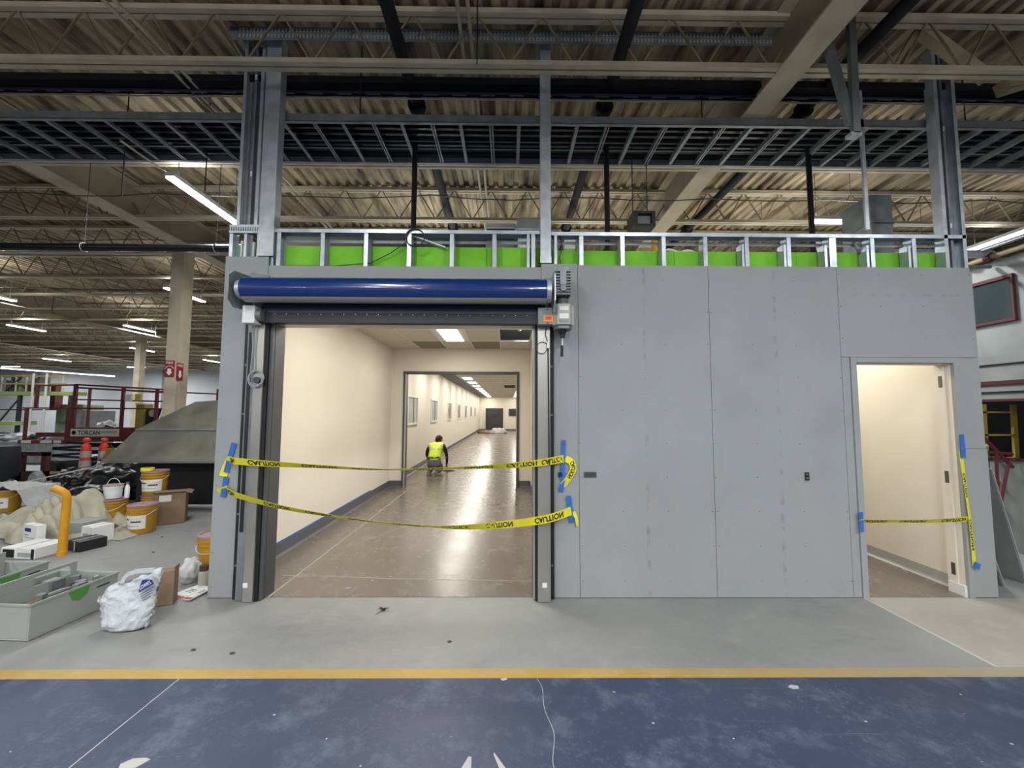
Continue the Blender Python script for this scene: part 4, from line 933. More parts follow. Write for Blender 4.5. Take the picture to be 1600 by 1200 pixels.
# ================================================================== LEFT FLOOR OBJECTS
# --- tool tote
def tote(X, Y, rz, label, sc_=1.0):
    t = thing('tool_tote', label, 'tool box', (X, Y, 0), rz)
    w_, l_, h_ = .56, .62, .26; k = .012
    b = MB(); b.box(0, w_, 0, l_, 0.004, .016)
    b.box(w_-k, w_, 0, l_, .016, h_); b.box(0, k, 0, l_, .016, h_); b.box(k, w_-k, 0, k, .016, h_); b.box(k, w_-k, l_-k, l_, .016, h_); b.build('tray', 'tote', t, local=True, bevel=.004)
    b = MB(); b.box(w_-.002, w_+.008, -.004, l_+.004, h_-.012, h_+.003); b.box(-.008, .002, -.004, l_+.004, h_-.012, h_+.003); b.box(0, w_, -.008, .002, h_-.012, h_+.003); b.box(0, w_, l_-.002, l_+.008, h_-.012, h_+.003); b.build('rim', 'tote', t, local=True)
    b = MB(); xc = .18
    b.box(xc-.007, xc+.007, .02, l_-.02, .016, .255); b.box(xc-.007, xc+.007, .02, .30, .255, .33); b.box(xc-.007, xc+.007, l_-.07, l_-.02, .255, .33); b.box(xc-.007, xc+.007, .02, l_-.02, .33, .355)
    b.build('handle_panel', 'tote', t, local=True, bevel=.003)
    MB().prism([(.24, .247), (.39, .247), (.375, .19), (.32, .155), (.27, .175)], 'x', w_+.0, w_+.006).build('latch', 'toolgreen', t, local=True)
    MB().box(w_, w_+.002, .45, .55, .195, .205).build('slot', 'black', t, local=True)
    return t
tt = tote(-4.03, 3.15, -.08, 'open grey tool tote with green latch on the floor at the left')
for k, (dx, dy, sx, sy_, sz, m, lab, cat, a) in enumerate(((.30, .12, .05, .2, .035, 'kraft', 'tan tool handle lying in the grey tote near its front', 'tool', .2), (.29, .38, .06, .24, .03, 'galvdark', 'grey metal tool lying in the grey tote', 'tool', -.2), (.27, .25, .04, .36, .02, 'silverband', 'long silver rule lying in the grey tote', 'ruler', .05), (.08, .3, .1, .42, .04, 'cable', 'dark tool case in the left half of the grey tote', 'tool', 0), (.36, .30, .05, .3, .03, 'kraft', 'brown wooden handle tool along the right side of the grey tote', 'tool', .1), (.24, .46, .06, .18, .05, 'wood', 'dark brown tool at the rear of the grey tote', 'tool', .5), (.33, .5, .05, .15, .04, 'canvas', 'pale rag-wrapped tool at the rear right of the grey tote', 'tool', -.6))):
    t = thing('hand_tool', lab, cat, (-3.93+dx, 3.13+dy, .17), a-.08)
    if k == 2: MB().box(-sx/2, sx/2, -sy_/2, sy_/2, 0, .02).build('blade', m, t, local=True); MB().box(-sx/2, sx/2, -sy_/2, -sy_/2+.04, .02, .03).build('stop', 'black', t, local=True)
    else:
        MB().tube([(0, -sy_/2, .03), (0, -sy_/6, .035), (0, sy_/4, .03)], [.014, .018, .012], 8).build('handle', m, t, local=True); MB().box(-sx/2, sx/2, sy_/4, sy_/2, .01, .04+sz).build('head', 'galvdark', t, local=True, bevel=.004)
tote(-4.86, 3.35, .02, 'second grey tool tote cut off by the left edge')
# --- plastic shopping bag
def shopping_bag():
    t = thing('shopping_bag', 'white plastic shopping bag with blue gable logo standing on the floor', 'bag', (-2.93, 3.3, 0))
    lev = [(0, -3.06, -2.79, .07), (.02, -3.085, -2.78, .085), (.06, -3.10, -2.765, .09), (.12, -3.13, -2.75, .085), (.18, -3.155, -2.738, .075), (.22, -3.175, -2.73, .06), (.25, -3.15, -2.725, .055), (.28, -3.12, -2.72, .05), (.31, -3.10, -2.715, .045), (.335, -3.05, -2.71, .04), (.35, -2.98, -2.705, .035), (.38, -2.90, -2.70, .033), (.41, -2.82, -2.695, .022), (.44, -2.745, -2.692, .012), (.455, -2.72, -2.695, .004)]
    n = 72; vs = []; fs = []
    fine = []
    for q, w2 in zip(lev, lev[1:]):
        for t_ in range(4): fine.append(tuple(q[e]+(w2[e]-q[e])*t_/4 for e in range(4)))
    lev = fine + [lev[-1]]
    for i, (z, a, c, d) in enumerate(lev):
        for j in range(n):
            u = 2*PI*j/n; sg = lambda q: math.copysign(abs(q)**.72, q); xx = (a+c)/2+(c-a)/2*sg(math.cos(u)); yy = 3.3+d*sg(math.sin(u))
            k = noise.noise(Vector((xx*9, yy*9, z*7)))*.035 - abs(noise.noise(Vector((xx*14-z*12, yy*9+4, z*10+xx*9))))*.04 - abs(noise.noise(Vector((xx*26+z*9, yy*20+4, z*24-xx*7))))*.014; xx += noise.noise(Vector((3, yy*20, z*26)))*.014
            s = 1 if 0 < z < .45 else .3; vs.append((xx, yy+k*s*math.copysign(1, math.sin(u) or 1), max(.003, z+k*.4*s)))
    for i in range(len(lev)-1): fs += [(i*n+j, i*n+(j+1) % n, (i+1)*n+(j+1) % n, (i+1)*n+j) for j in range(n)]
    fs += [tuple(range(n)), tuple((len(lev)-1)*n+j for j in range(n))]
    o = MB().add(vs, fs).build('bag_body', 'bagplastic', t)
    for p in o.data.polygons: p.use_smooth = True
    hp = [(-2.985, 3.29, .34), (-2.975, 3.29, .375), (-2.94, 3.285, .41), (-2.88, 3.285, .43), (-2.80, 3.29, .435), (-2.74, 3.29, .44)]
    b = MB(); vs = []; fs = []
    for i, p in enumerate(hp):
        q = Vector(p); a = Vector(hp[min(i+1, 5)])-Vector(hp[max(i-1, 0)]); a.normalize(); s = Vector((-a.z, 0, a.x))*.016
        vs += [q-s+Vector((0, -.006, 0)), q+s+Vector((0, -.006, 0)), q+s+Vector((0, .006, 0)), q-s+Vector((0, .006, 0))]
    for i in range(5): fs += [(4*i+j, 4*i+(j+1) % 4, 4*i+4+(j+1) % 4, 4*i+4+j) for j in range(4)]
    b.add(vs, fs).build('bag_handle', 'bagplastic', t, smooth=True)
    ux = Vector((.82, .12, .50)).normalized(); uz = Vector((-.5, 0, .86)).normalized()
    og = Vector((-2.80, 3.225, .295))
    ld = lambda u, v: og + ux*u + uz*v
    b = MB(); poly = [(0, 0), (.115, 0), (.115, .035), (.088, .055), (.058, .07), (.03, .045), (.01, .02)]
    vs = [ld(u, v) for u, v in poly] + [ld(u, v)+Vector((0, .002, 0)) for u, v in poly]; k = len(poly)
    b.add(vs, [tuple(range(k)), tuple(range(k, 2*k))[::-1]] + [(i, (i+1) % k, k+(i+1) % k, k+i) for i in range(k)]).build('logo', 'inkblue', t)
    put_text("LOWE'S", ld(.018, .012)+Vector((0, -.002, 0)), ux, uz, .085, .028, 'lettering', 'paper', t)
    for q, wdt in enumerate((.115, .09, .08, .06)):
        b = MB(); b.bar(ld(.0, -.018-.017*q), ld(wdt, -.018-.017*q), .002, .005); b.build('print_line', 'cable', t)
shopping_bag()
# --- brown paper box
t = thing('brown_box', 'small brown cardboard box standing behind the white plastic bag', 'box', (-2.93, 3.66, 0), .35)
MB().box(-.10, .04, 0, .10, .004, .29).build('carton', 'kraft', t, local=True, bevel=.003); b = MB(); b.obox((.04, .05, .305), (.004, .095, .035), (0, .15, 0)); b.build('flap', 'kraft', t, local=True)
# --- flat printed packs
def flatpack(c, sx, sy_, rz, label, red=True):
    t = thing('printed_leaflet', label, 'packaging', c, rz); MB().box(-sx/2, sx/2, -sy_/2, sy_/2, .002, .012).build('card', 'paper', t, local=True)
    if red: MB().box(-sx/2, sx/2, -sy_/2, -sy_/2+.035, .012, .0135).build('red_band', 'redprint', t, local=True)
    for k in range(3): MB().box(-sx/4, sx/5, -.02+k*.025, -.012+k*.025, .012, .0132).build('print_line', 'cable', t, local=True)
flatpack((-2.93, 3.92, 0), .17, .26, -.35, 'white printed leaflet with red edge beside the brown box')
flatpack((-2.80, 3.88, .0125), .06, .30, -.12, 'red and white packaging strip lying by the partition foot')
# --- pails
def pail(X, Y, z, r, h, body, label, lid='pinklid', lab=True, rz=0, handle=True, group=None, cat='bucket'):
    t = thing('pail', label, cat, (X, Y, z), rz, group); r0 = r*.88
    MB().lathe((0, 0, 0), [(r0, .004), (r0+.003, .01), (r*.97, h*.74), (r+.006, h*.745), (r+.006, h*.77), (r*.98, h*.775), (r*.99, h*.84), (r+.008, h*.845), (r+.008, h*.87), (r*.99, h*.875), (r, h*.95)], 28).build('shell', body, t, local=True, smooth=True)
    MB().lathe((0, 0, 0), [(r+.008, h*.935), (r+.01, h*.95), (r+.008, h), (r*.92, h), (r*.90, h*.975), (.001, h*.975)], 28).build('lid', lid, t, local=True, smooth=True)
    if lab:
        n = 14; vs = []; 
        for q in (0, .0015):
            for zz in (h*.2, h*.66):
                rr = r0+(r*.97-r0)*zz/(h*.74)+.001+q
                for i in range(n+1):
                    a = -PI*.95+i*PI*.75/n; vs.append((rr*math.cos(a), rr*math.sin(a), zz))
        m_ = n+1; fs = [(i, i+1, m_+i+1, m_+i) for i in range(n)] + [(2*m_+i, 2*m_+i+1, 3*m_+i+1, 3*m_+i) for i in range(n)] + [(i, i+1, 2*m_+i+1, 2*m_+i) for i in range(n)] + [(m_+i, m_+i+1, 3*m_+i+1, 3*m_+i) for i in range(n)]
        lb = MB().add(vs, fs).build('paper_label', 'paper', t, local=True)
        for zz, a0, a1, hh in ((h*.5, -PI*.85, -PI*.6, .02), (h*.42, -PI*.55, -PI*.3, .06), (h*.3, -PI*.85, -PI*.35, .008)):
            vs = []; rr = r0+(r*.97-r0)*zz/(h*.74)+.0035
            for i in range(7):
                a = a0+(a1-a0)*i/6; vs += [(rr*math.cos(a), rr*math.sin(a), zz), (rr*math.cos(a), rr*math.sin(a), zz+hh)]
            MB().add(vs, [(2*i, 2*i+1, 2*i+3, 2*i+2) for i in range(6)]).build('print_block', 'cable', lb, local=True)
    if handle:
        MB().tube([((r+.012)*math.cos(a), (r+.012)*math.sin(a)*.96-.0, h*.8-.09*math.sin(PI*(k/14))) for k, a in enumerate([PI+PI*k/14 for k in range(15)])], .003, 5).build('bail', 'paper', t, local=True)
    return t
pail(-5.07, 5.82, 0, .165, .39, 'yellowpail', 'yellow pail with white label and pink lid, front one of the group')
pail(-5.83, 6.18, 0, .165, .39, 'yellowpail', 'plain orange-yellow pail under the small white pail', lab=False)
pail(-5.53, 6.55, 0, .165, .37, 'yellowpail', 'yellow pail half hidden beneath the upper labelled pail', lab=False, handle=False)
pail(-5.52, 6.52, .372, .165, .38, 'yellowpail', 'yellow labelled pail stacked on another, tape roll on its lid', rz=.3)
pail(-5.82, 6.16, .392, .11, .20, 'whiteplastic', 'small white pail standing on the plain orange-yellow pail', lab=False, handle=False)
MB()
t = thing('pail_handle', 'raised wire handle of the small white pail', 'handle', (-5.86, 6.12, .57))
bpy.data.objects.remove(t)
pp = [o for o in bpy.data.objects if o.get('label') == 'small white pail standing on the plain orange-yellow pail'][0]
MB().tube([(-.10*math.cos(a), .0, .17+.12*math.sin(a)) for a in [PI*k/14 for k in range(15)]], .004, 5).build('bail', 'paper', pp, local=True)
t = thing('tape_roll', 'yellow-green tape roll on the lid of the upper pail', 'tape', (-5.58, 6.44, .754)); n = 20
MB().lathe((0, 0, 0), [(.045, 0), (.085, 0), (.085, .045), (.045, .045), (.045, 0)], n).build('roll', 'tape', t, local=True, smooth=True); MB().lathe((0, 0, 0), [(.038, .001), (.0445, .001), (.0445, .044), (.038, .044), (.038, .001)], n).build('core', 'kraft', t, local=True)
t = thing('spray_bottle', 'small white bottle with blue cap beside the white pail', 'bottle', (-5.68, 6.08, .0))
bpy.data.objects.remove(t)
t = thing('plastic_bottle', 'small white bottle with grey cap on the orange-yellow pail', 'bottle', (-5.68, 6.23, .385)); MB().lathe((0, 0, 0), [(.028, 0), (.03, .02), (.03, .15), (.018, .19), (.016, .2)], 14).build('bottle_body', 'whiteplastic', t, local=True, smooth=True); MB().lathe((0, 0, 0), [(.02, .2), (.02, .23)], 12).build('cap', 'steelgrey', t, local=True)
pail(-3.08, 4.45, 0, .165, .39, 'yellowpail', 'yellow pail half hidden behind the left end of the partition', lab=False)
pail(-8.38, 7.02, 0, .17, .36, 'yellowpail', 'yellow pail under the white cloth at the left')
# small things by the half hidden pail
tag(blob('cloth_bundle', (-3.11, 4.15, .11), (.085, .10, .13), 'canvaswhite', 4, .22, 2.0), 'small white crumpled cloth bundle beside the half hidden pail', 'cloth')
t = thing('small_jar', 'small pale jar standing against the partition edge', 'jar', (-2.93, 4.08, 0)); MB().lathe((0, 0, 0), [(.045, .002), (.045, .12), (.035, .14)], 16).build('jar_body', 'reflect', t, local=True, smooth=True); MB().lathe((0, 0, 0), [(.038, .14), (.038, .19)], 14).build('cap', 'wood', t, local=True)
# --- cardboard box
t = thing('cardboard_box', 'brown cardboard carton with white label right of the pails', 'box', (-5.02, 6.2, 0), .55)
MB().box(-.20, .19, 0, .32, .004, .46).build('carton', 'kraft', t, local=True, bevel=.004); b = MB(); b.obox((.22, .16, .45), (.08, .32, .006), (0, .35, 0)); b.obox((0, -.02, .47), (.38, .06, .006), (-.5, 0, 0)); b.build('flap', 'kraft', t, local=True)
lb = MB().box(-.12, .02, -.003, 0, .34, .43).build('shipping_label', 'paper', t, local=True)
# --- bent yellow post
t = thing('bent_post', 'yellow bent tubular post standing on the floor at the left', 'post', (-5.16, 4.9, 0))
MB().tube([(-5.17, 4.9, .0), (-5.165, 4.9, .3), (-5.16, 4.9, .58), (-5.155, 4.895, .66), (-5.165, 4.88, .715), (-5.20, 4.86, .75), (-5.26, 4.83, .785)], .04, 14).build('tube', 'bollard', t, smooth=True); MB().lathe((-5.17, 4.9, 0), [(.045, 0), (.045, .05), (.04, .055)], 14).build('socket', 'bollard', t)
# --- boxes under the cloth
def carton(X, Y, sx, sy_, sz, rz, m, label, prints=(), tilt=None):
    t = thing('carton', label, 'box', (X, Y, 0), rz); MB().box(-sx/2, sx/2, -sy_/2, sy_/2, .003, sz).build('body', m, t, local=True, bevel=.004)
    for x0, x1, z0, z1, mm in prints: MB().box(x0*sx-sx/2, x1*sx-sx/2, -sy_/2-.002, -sy_/2, z0*sz, z1*sz).build('print_block', mm, t, local=True)
    MB().box(-sx*.04, sx*.04, -sy_/2-.0015, sy_/2+.0015, sz-.002, sz+.0015).build('packing_tape', 'reflect', t, local=True)
    return t
carton(-5.86, 5.22, .30, .08, .27, -.35, 'paper', 'white upright carton with blue print before the drop cloth', ((.1, .55, .68, .84, 'inkblue'), (.1, .4, .5, .56, 'cablelight'), (.1, .8, .4, .43, 'cablelight')))
carton(-5.66, 5.62, .34, .3, .22, -.2, 'tote', 'plain grey carton behind the bent yellow post')
carton(-5.28, 5.42, .22, .22, .21, -.3, 'paper', 'white carton right of the bent yellow post', ((.15, .6, .3, .6, 'cablelight'),))
t = carton(-5.52, 4.95, .44, .34, .12, -.12, 'paper', 'low white carton with black print lying on the floor', ((.05, .4, .1, .85, 'ink'), (.5, .9, .2, .6, 'cablelight'), (.9, .99, .05, .95, 'ink')))
carton(-5.15, 5.16, .28, .26, .12, -.35, 'black', 'low black carton behind the bent yellow post foot', ((.6, .66, .05, .95, 'paper'),))
# --- drop cloths
def hump(u, v):
    x = -7.0 + u*1.62; y = 5.35 + v*1.05 - .38*math.sin(PI*u)*.0 + (.25 if u < .2 else 0)*0
    base = 0
    for cx, s, h in ((.30, .16, .30), (.47, .10, .42), (.64, .11, .47), (.05, .15, .14), (.88, .1, .08)): base = max(base, h*math.exp(-((u-cx)/s)**2))
    prof = max(0, math.sin(PI*min(1, max(0, v*1.02))))**.6
    f = noise.noise(Vector((u*3+v*2, v*3, 1)))*.05 + abs(noise.noise(Vector((u*2.2-v*2, v*8+u*3, 7))))*.13
    z = base*prof + f*(.4+prof) + .05*prof*abs(math.sin(v*12+u*6+noise.noise(Vector((u*2, v*1.5, 2)))*2)) + .006
    return (x + .1*noise.noise(Vector((u*4, v*4, 3))), y + .14*noise.noise(Vector((u*5, v*2, 9))), max(.006, z))
tag(grid_sheet(hump, 110, 80, 'drop_cloth', 'canvas', thick=.004), 'long beige canvas drop cloth heaped over cartons at the left', 'cloth')
def hump2(u, v):
    x = -5.75 + u*.75; y = 5.55 + v*.55; f = .07+noise.noise(Vector((u*6+v*3, v*5, 21)))*.07 + abs(noise.noise(Vector((u*13, v*9, 17))))*.05
    e = min(1, 6*min(u, 1-u, v, 1-v)); return (x, y-.1*u, max(.006, f*e))
tag(grid_sheet(hump2, 40, 30, 'drop_cloth', 'canvas', thick=.004), 'crumpled beige cloth end lying before the orange-yellow pail', 'cloth')
def hump3(u, v):
    x = -8.9 + u*1.15 - .1*v; y = 6.86 + v*.75; e = min(1, 4*min(1-u, 1-v, .25+u*.8)); f = (.41-.16*max(0, u-.55)*2)*e + noise.noise(Vector((u*5, v*4, 31)))*.06*(1 if u > .5 else .2) + abs(noise.noise(Vector((u*12, v*8, 2))))*.05
    return (x, y, max(.01 if u > .75 else .37, f))
tag(grid_sheet(hump3, 50, 30, 'white_cloth', 'canvaswhite', thick=.004), 'white cloth sheet spread over a pail at far left', 'cloth')
tag(MB().bar((-9.2, 7.75, .30), (-8.2, 8.35, .58), .06, .02).build('plank', 'canvaswhite'), 'pale plank lying slanted on the white cloth heap', 'plank')
# --- garbage bags
for X, Y, z, r, lab, s in ((-7.35, 7.95, .36, (.62, .4, .42), 'large shiny black rubbish bag under the hood edge', 1), (-8.45, 8.35, .22, (.45, .3, .30), 'dark rubbish bag left of the largest one', 2), (-7.25, 7.2, .18, (.4, .28, .22), 'black rubbish bag low behind the white pail', 3), (-9.2, 8.9, .2, (.4, .3, .26), 'grey-black bag pile end furthest back at the left', 6)):
    tag(blob('rubbish_bag', (X, Y, z), r, 'trash', s, .28, 1.7), lab, 'rubbish bag')
tag(blob('sand_bag', (-9.7, 8.6, .2), (.14, .13, .24), 'sheetgrey', 5, .12), 'small grey sack standing beside the brown wooden cart', 'sack')
# --- dark garment/bin at the left edge
t = thing('dark_bin', 'dark navy fabric cover hanging on a stand at the left edge', 'cover', (-10.9, 9, 0))
b = MB(); vs = []; n = 20
for i, (z, s) in enumerate(((.20, .9), (.3, 1), (.6, 1.02), (.85, 1), (.90, .93))):
    for j in range(n): a = 2*PI*j/n; k = 1+.04*noise.noise(Vector((math.cos(a)*3, math.sin(a)*3, z*2))); vs.append((-11.15+.36*s*k*math.copysign(abs(math.cos(a))**.6, math.cos(a)), 9.1+.26*s*k*math.sin(a), z + (.05*math.sin(a*3) if i == 0 else 0)))
b.add(vs, [(i*n+j, i*n+(j+1) % n, (i+1)*n+(j+1) % n, (i+1)*n+j) for i in range(4) for j in range(n)] + [tuple(4*n+j for j in range(n))]); b.build('cover', 'navydark', t, smooth=True)
for dx in (-.25, .22): MB().cyl((-11.15+dx, 9.05, 0), (-11.15+dx, 9.05, .28), .02, 8).build('leg', 'black', t)
# --- wooden cart
t = thing('wooden_cart', 'dark brown wooden frame cart below the red lift', 'cart', (-11.3, 10, 0)); b = MB()
for x in (-11.62, -11.05): b.box(x-.06, x+.06, 9.9, 10.0, 0, .68)
b.box(-11.68, -10.99, 9.9, 10.0, .60, .70); b.box(-11.68, -10.99, 9.9, 10.0, .16, .24); b.build('frame', 'wood', t); MB().box(-11.68, -10.99, 9.9, 10.5, .02, .16).build('base_board', 'wood', t)
for x in (-11.6, -11.05): MB().cyl((x-.02, 10.2, .05), (x+.02, 10.2, .05), .05, 12).build('caster', 'blackrub', t)
t = thing('label_stack', 'pale printed boxes stacked left of the brown wooden cart', 'box', (-11.95, 9.9, 0)); MB().box(-12.0, -11.78, 9.8, 10.05, .0, .40).build('lower_box', 'paperface', t); MB().box(-12.0, -11.78, 9.8, 10.05, .44, .70).build('upper_box', 'paper', t); MB().box(-12.0, -11.78, 9.8, 10.05, .40, .44).build('spacer', 'wood', t)
# --- delineators
def delin(X, Y, label, rz=0):
    t = thing('delineator', label, 'traffic post', (X, Y, 0), rz)
    MB().lathe((0, 0, 0), [(.2, 0), (.2, .05), (.13, .06), (.125, .1)], 8).build('base', 'blackrub', t, local=True)
    MB().lathe((0, 0, 0), [(.12, .1), (.10, .62), (.095, .78), (.05, .82), (.04, .86), (.075, .90), (.075, .95), (.03, .98)], 20).build('post', 'orangecone', t, local=True, smooth=True)
    for z0, z1 in ((.24, .40), (.48, .64)): MB().lathe((0, 0, 0), [(.126-.0385*(z0-.1), z0), (.126-.0385*(z1-.1), z1)], 20).build('reflective_band', 'reflect', t, local=True)
delin(-10.93, 10.75, 'orange delineator post with grey bands, the left of the two'); delin(-10.52, 10.8, 'orange delineator post with grey bands, nearer the hood', .3)
t = thing('yellow_tool', 'small yellow upright tool beside the orange delineators', 'tool', (-10.25, 10.7, 0)); MB().box(-10.33, -10.19, 10.65, 10.75, 0.0, .72).build('body', 'yladder', t); MB().tube([(-10.33, 10.7, .72), (-10.26, 10.7, .80), (-10.19, 10.7, .72)], .015, 6).build('grip', 'black', t)
# --- hood
t = thing('metal_hood', 'big dented sheet-metal hood behind the cardboard carton', 'hood', (-5.2, 7.0, .8))
P = {'a': (-6.60, 6.75, .85), 'b': (-4.2, 6.75, .85), 'c': (-6.25, 6.95, 1.37), 'd': (-4.2, 6.95, 1.37), 'e': (-5.45, 7.15, 1.84), 'f': (-4.2, 7.15, 1.93), 'g': (-6.60, 7.45, .85), 'h': (-4.2, 7.45, .85), 'i': (-5.45, 7.3, 1.84), 'j': (-4.2, 7.3, 1.93), 'k': (-6.25, 7.42, 1.37), 'l': (-4.2, 7.42, 1.37)}
ks = list(P); ix = {k: i for i, k in enumerate(ks)}
fq = lambda s: tuple(ix[c] for c in s)
MB().add([P[k] for k in ks], [fq('abdc'), fq('acgk'.replace('gk', 'kg'))]).build('lower_panel', 'hoodmetal', t)
MB().add([P[k] for k in ks], [fq('cdfe'), fq('ceik'), fq('efji'), fq('gklh'), fq('kijl'), fq('bhld'), fq('dljf')]).build('upper_panel', 'hoodmetal', t)
b = MB(); b.bar((-6.25, 6.94, 1.37), (-4.2, 6.94, 1.37), .03); b.build('seam_rib', 'galvdark', t); b = MB(); b.bar((-6.6, 6.74, .85), (-4.2, 6.74, .85), .03); b.build('lower_rim', 'hoodmetal', t)
b = MB(); b.box(-6.5, -4.2, 7.30, 7.42, .05, .85); b.build('dark_base', 'liftdark', t)
for x, y in ((-4.3, 6.9), (-6.5, 7.38), (-4.3, 7.38)): MB().box(x-.03, x+.03, y-.03, y+.03, 0, .85).build('leg', 'galvdark', t)
tag(MB().cyl((-7.25, 8.0, 0), (-6.42, 7.8, 2.1), .015, 8).build('leaning_rod', 'whiteplastic'), 'thin white rod leaning against the cream column', 'rod')
# --- scissor lift
sl = thing('scissor_lift', 'red scissor lift with railings and white sign lettering at the left', 'scissor lift', (-10.8, 11.6, 0))
b = MB(); b.box(-11.72, -8.7, 11.0, 11.06, .86, 1.24); b.build('deck_side', 'liftred', sl); MB().box(-11.72, -8.7, 11.06, 12.4, .96, 1.02).build('deck', 'liftdark', sl)
b = MB(); b.box(-13.0, -11.72, 11.0, 11.06, .80, .90); b.box(-13.0, -11.72, 11.4, 11.46, .96, 1.08); b.build('extension_side', 'liftred', sl)
for x0, x1 in ((-12.9, -12.65), (-12.4, -12.1), (-12.05, -11.85)): MB().box(x0, x1, 10.992, 11.0, .82, .89).build('label_plate', 'paperface', sl)
MB().box(-11.62, -10.35, 10.99, 11.0, 1.0, 1.20).build('sign_plate', 'reflect', sl)
put_text('TORCAN', (-11.42, 10.985, 1.04), (1, 0, 0), (0, 0, 1), .58, .12, 'lettering', 'ink', sl)
b = MB(); b.lathe((0, 0, 0), [(.03, 0), (.055, 0), (.055, .004), (.03, .004), (.03, 0)], 20); o = b.build('emblem', 'ink', sl, local=True); o.rotation_euler = (PI/2, 0, 0); o.location = (-11.53+10.8, 10.987-11.6, 1.10)
for k in range(7): MB().box(-10.80+k*.06, -10.76+k*.06, 10.987, 10.99, 1.10, 1.14).build('faded_print', 'steelgrey', sl)
b = MB()
for z in (2.36, 2.28): b.bar((-11.6, 11.02, z+.02), (-8.75, 11.02, z-.13), .045)
b.bar((-11.6, 11.02, 1.98), (-8.75, 11.02, 1.93), .035); b.bar((-13.0, 11.02, 1.75), (-8.75, 11.02, 1.74), .035)
b.bar((-12.6, 11.02, 2.35), (-11.6, 11.02, 2.37), .04); b.bar((-12.6, 12.4, 2.35), (-8.75, 12.4, 2.2), .04); b.bar((-12.6, 12.4, 1.75), (-8.75, 12.4, 1.75), .035); b.build('guard_rail', 'liftred', sl)
for x, z0, z1, wd in ((-12.62, 1.75, 2.36, .07), (-12.85, .86, 1.75, .06), (-11.6, .86, 2.38, .08), (-11.74, .86, 1.75, .08), (-10.33, 1.2, 2.29, .07), (-9.43, 1.2, 2.25, .07), (-8.78, 1.2, 2.2, .06)):
    MB().box(x-wd/2, x+wd/2, 10.995, 11.05, z0, z1).build('rail_post', 'liftred', sl)
for x in (-12.62, -10.6, -8.78): MB().box(x-.03, x+.03, 12.37, 12.42, 1.0, 2.35).build('rail_post', 'liftred', sl)
for k in range(3):
    z = .30+k*.19; b = MB()
    for y in (11.15, 12.2): b.bar((-12.2, y, z), (-9.2, y, z+.17), .06); b.bar((-12.2, y, z+.17), (-9.2, y, z), .06)
    b.build('scissor_arm', 'liftdark', sl)
MB().box(-12.4, -9.0, 11.1, 12.3, .12, .32).build('chassis', 'liftdark', sl, bevel=.02)
for x in (-12.1, -9.4):
    for y in (11.05, 12.25): MB().cyl((x, y-.05, .18), (x, y+.1, .18), .18, 18).build('wheel', 'blackrub', sl)
t = thing('control_box', 'black control box with round white dials on the lift platform', 'machine', (-9.75, 11.4, 1.02)); MB().box(-9.95, -9.5, 11.3, 11.6, 1.03, 1.75).build('body', 'black', t, bevel=.02)
for z in (1.62, 1.2): MB().lathe((0, 0, 0), [(.001, 0), (.1, 0), (.1, .02), (.001, .02)], 16).build('dial', 'reflect', t, local=True).matrix_local = Matrix.Translation((.02, -.12, z-1.02)) @ Matrix.Rotation(PI/2, 4, 'X')
t = thing('yellow_crate', 'yellow upright crate beside the black box on the lift', 'crate', (-10.1, 11.4, 1.02)); MB().box(-10.22, -10.0, 11.3, 11.6, 1.03, 1.86).build('body', 'yladder', t); MB().box(-10.24, -9.98, 11.28, 11.62, 1.86, 1.90).build('lid', 'paper', t)
t = thing('panel_box', 'small yellow and black gauge box on the lift handrail', 'box', (-10.1, 11, 2.0)); MB().box(-10.20, -10.04, 10.93, 10.99, 1.93, 2.12).build('gauge_face', 'reflect', t); MB().box(-9.93, -9.80, 10.93, 10.99, 1.95, 2.13).build('switch_box', 'yladder', t)
tag(blob('white_bag', (-11.2, 11.55, 1.22), (.28, .2, .19), 'bagplastic', 11, .35), 'white plastic bag lying on the lift deck behind the sign', 'bag')
t = thing('black_tool', 'black power tool with cord on the lift deck', 'tool', (-10.75, 11.3, 1.03)); MB().obox((-10.85, 11.3, 1.2), (.26, .12, .14), (0, .25, 0)).build('body', 'black', t); MB().tube([(-10.72, 11.3, 1.16), (-10.6, 11.3, 1.24), (-10.55, 11.3, 1.35)], .02, 6).build('cord', 'black', t)
# --- yellow-green platform machine, far left
t = thing('work_platform', 'yellow-green steel work platform with handrails at far left', 'platform', (-18.5, 16, 0))
MB().box(-20.5, -16.9, 15.9, 16.5, 2.28, 2.42).build('upper_deck', 'limegreen', t); MB().box(-22, -18.8, 15.7, 16.5, 1.12, 1.27).build('lower_deck', 'limegreen', t)
b = MB()
for z in (3.02, 2.72): b.bar((-19.7, 15.95, z), (-17.2, 15.95, z), .05)
b.build('handrail', 'yladder', t)
for x in (-19.65, -19.1, -18.7, -17.3): MB().box(x-.02, x+.02, 15.93, 15.97, 2.42, 3.02).build('rail_post', 'reflect', t)
for x in (-19.9, -18.9, -16.95): MB().box(x-.05, x+.05, 15.9, 16.0, 0, 2.28).build('leg', 'liftdark', t)
b = MB(); b.bar((-19.5, 15.95, 2.42), (-18.9, 15.95, 3.0), .04); b.bar((-19.6, 15.95, 1.27), (-18.9, 15.95, 2.2), .04); b.bar((-20, 15.95, 1.72), (-17, 15.95, 1.72), .05); b.build('brace', 'liftdark', t)
t = thing('press_machine', 'pale green machine cabinet behind the red lift railing', 'machine', (-18.1, 17, 0)); MB().box(-18.75, -17.65, 17.1, 18, 0, 1.95).build('cabinet', 'machine', t, bevel=.03); MB().box(-18.2, -17.9, 17.08, 17.1, 1.42, 1.62).build('window_slot', 'black', t)
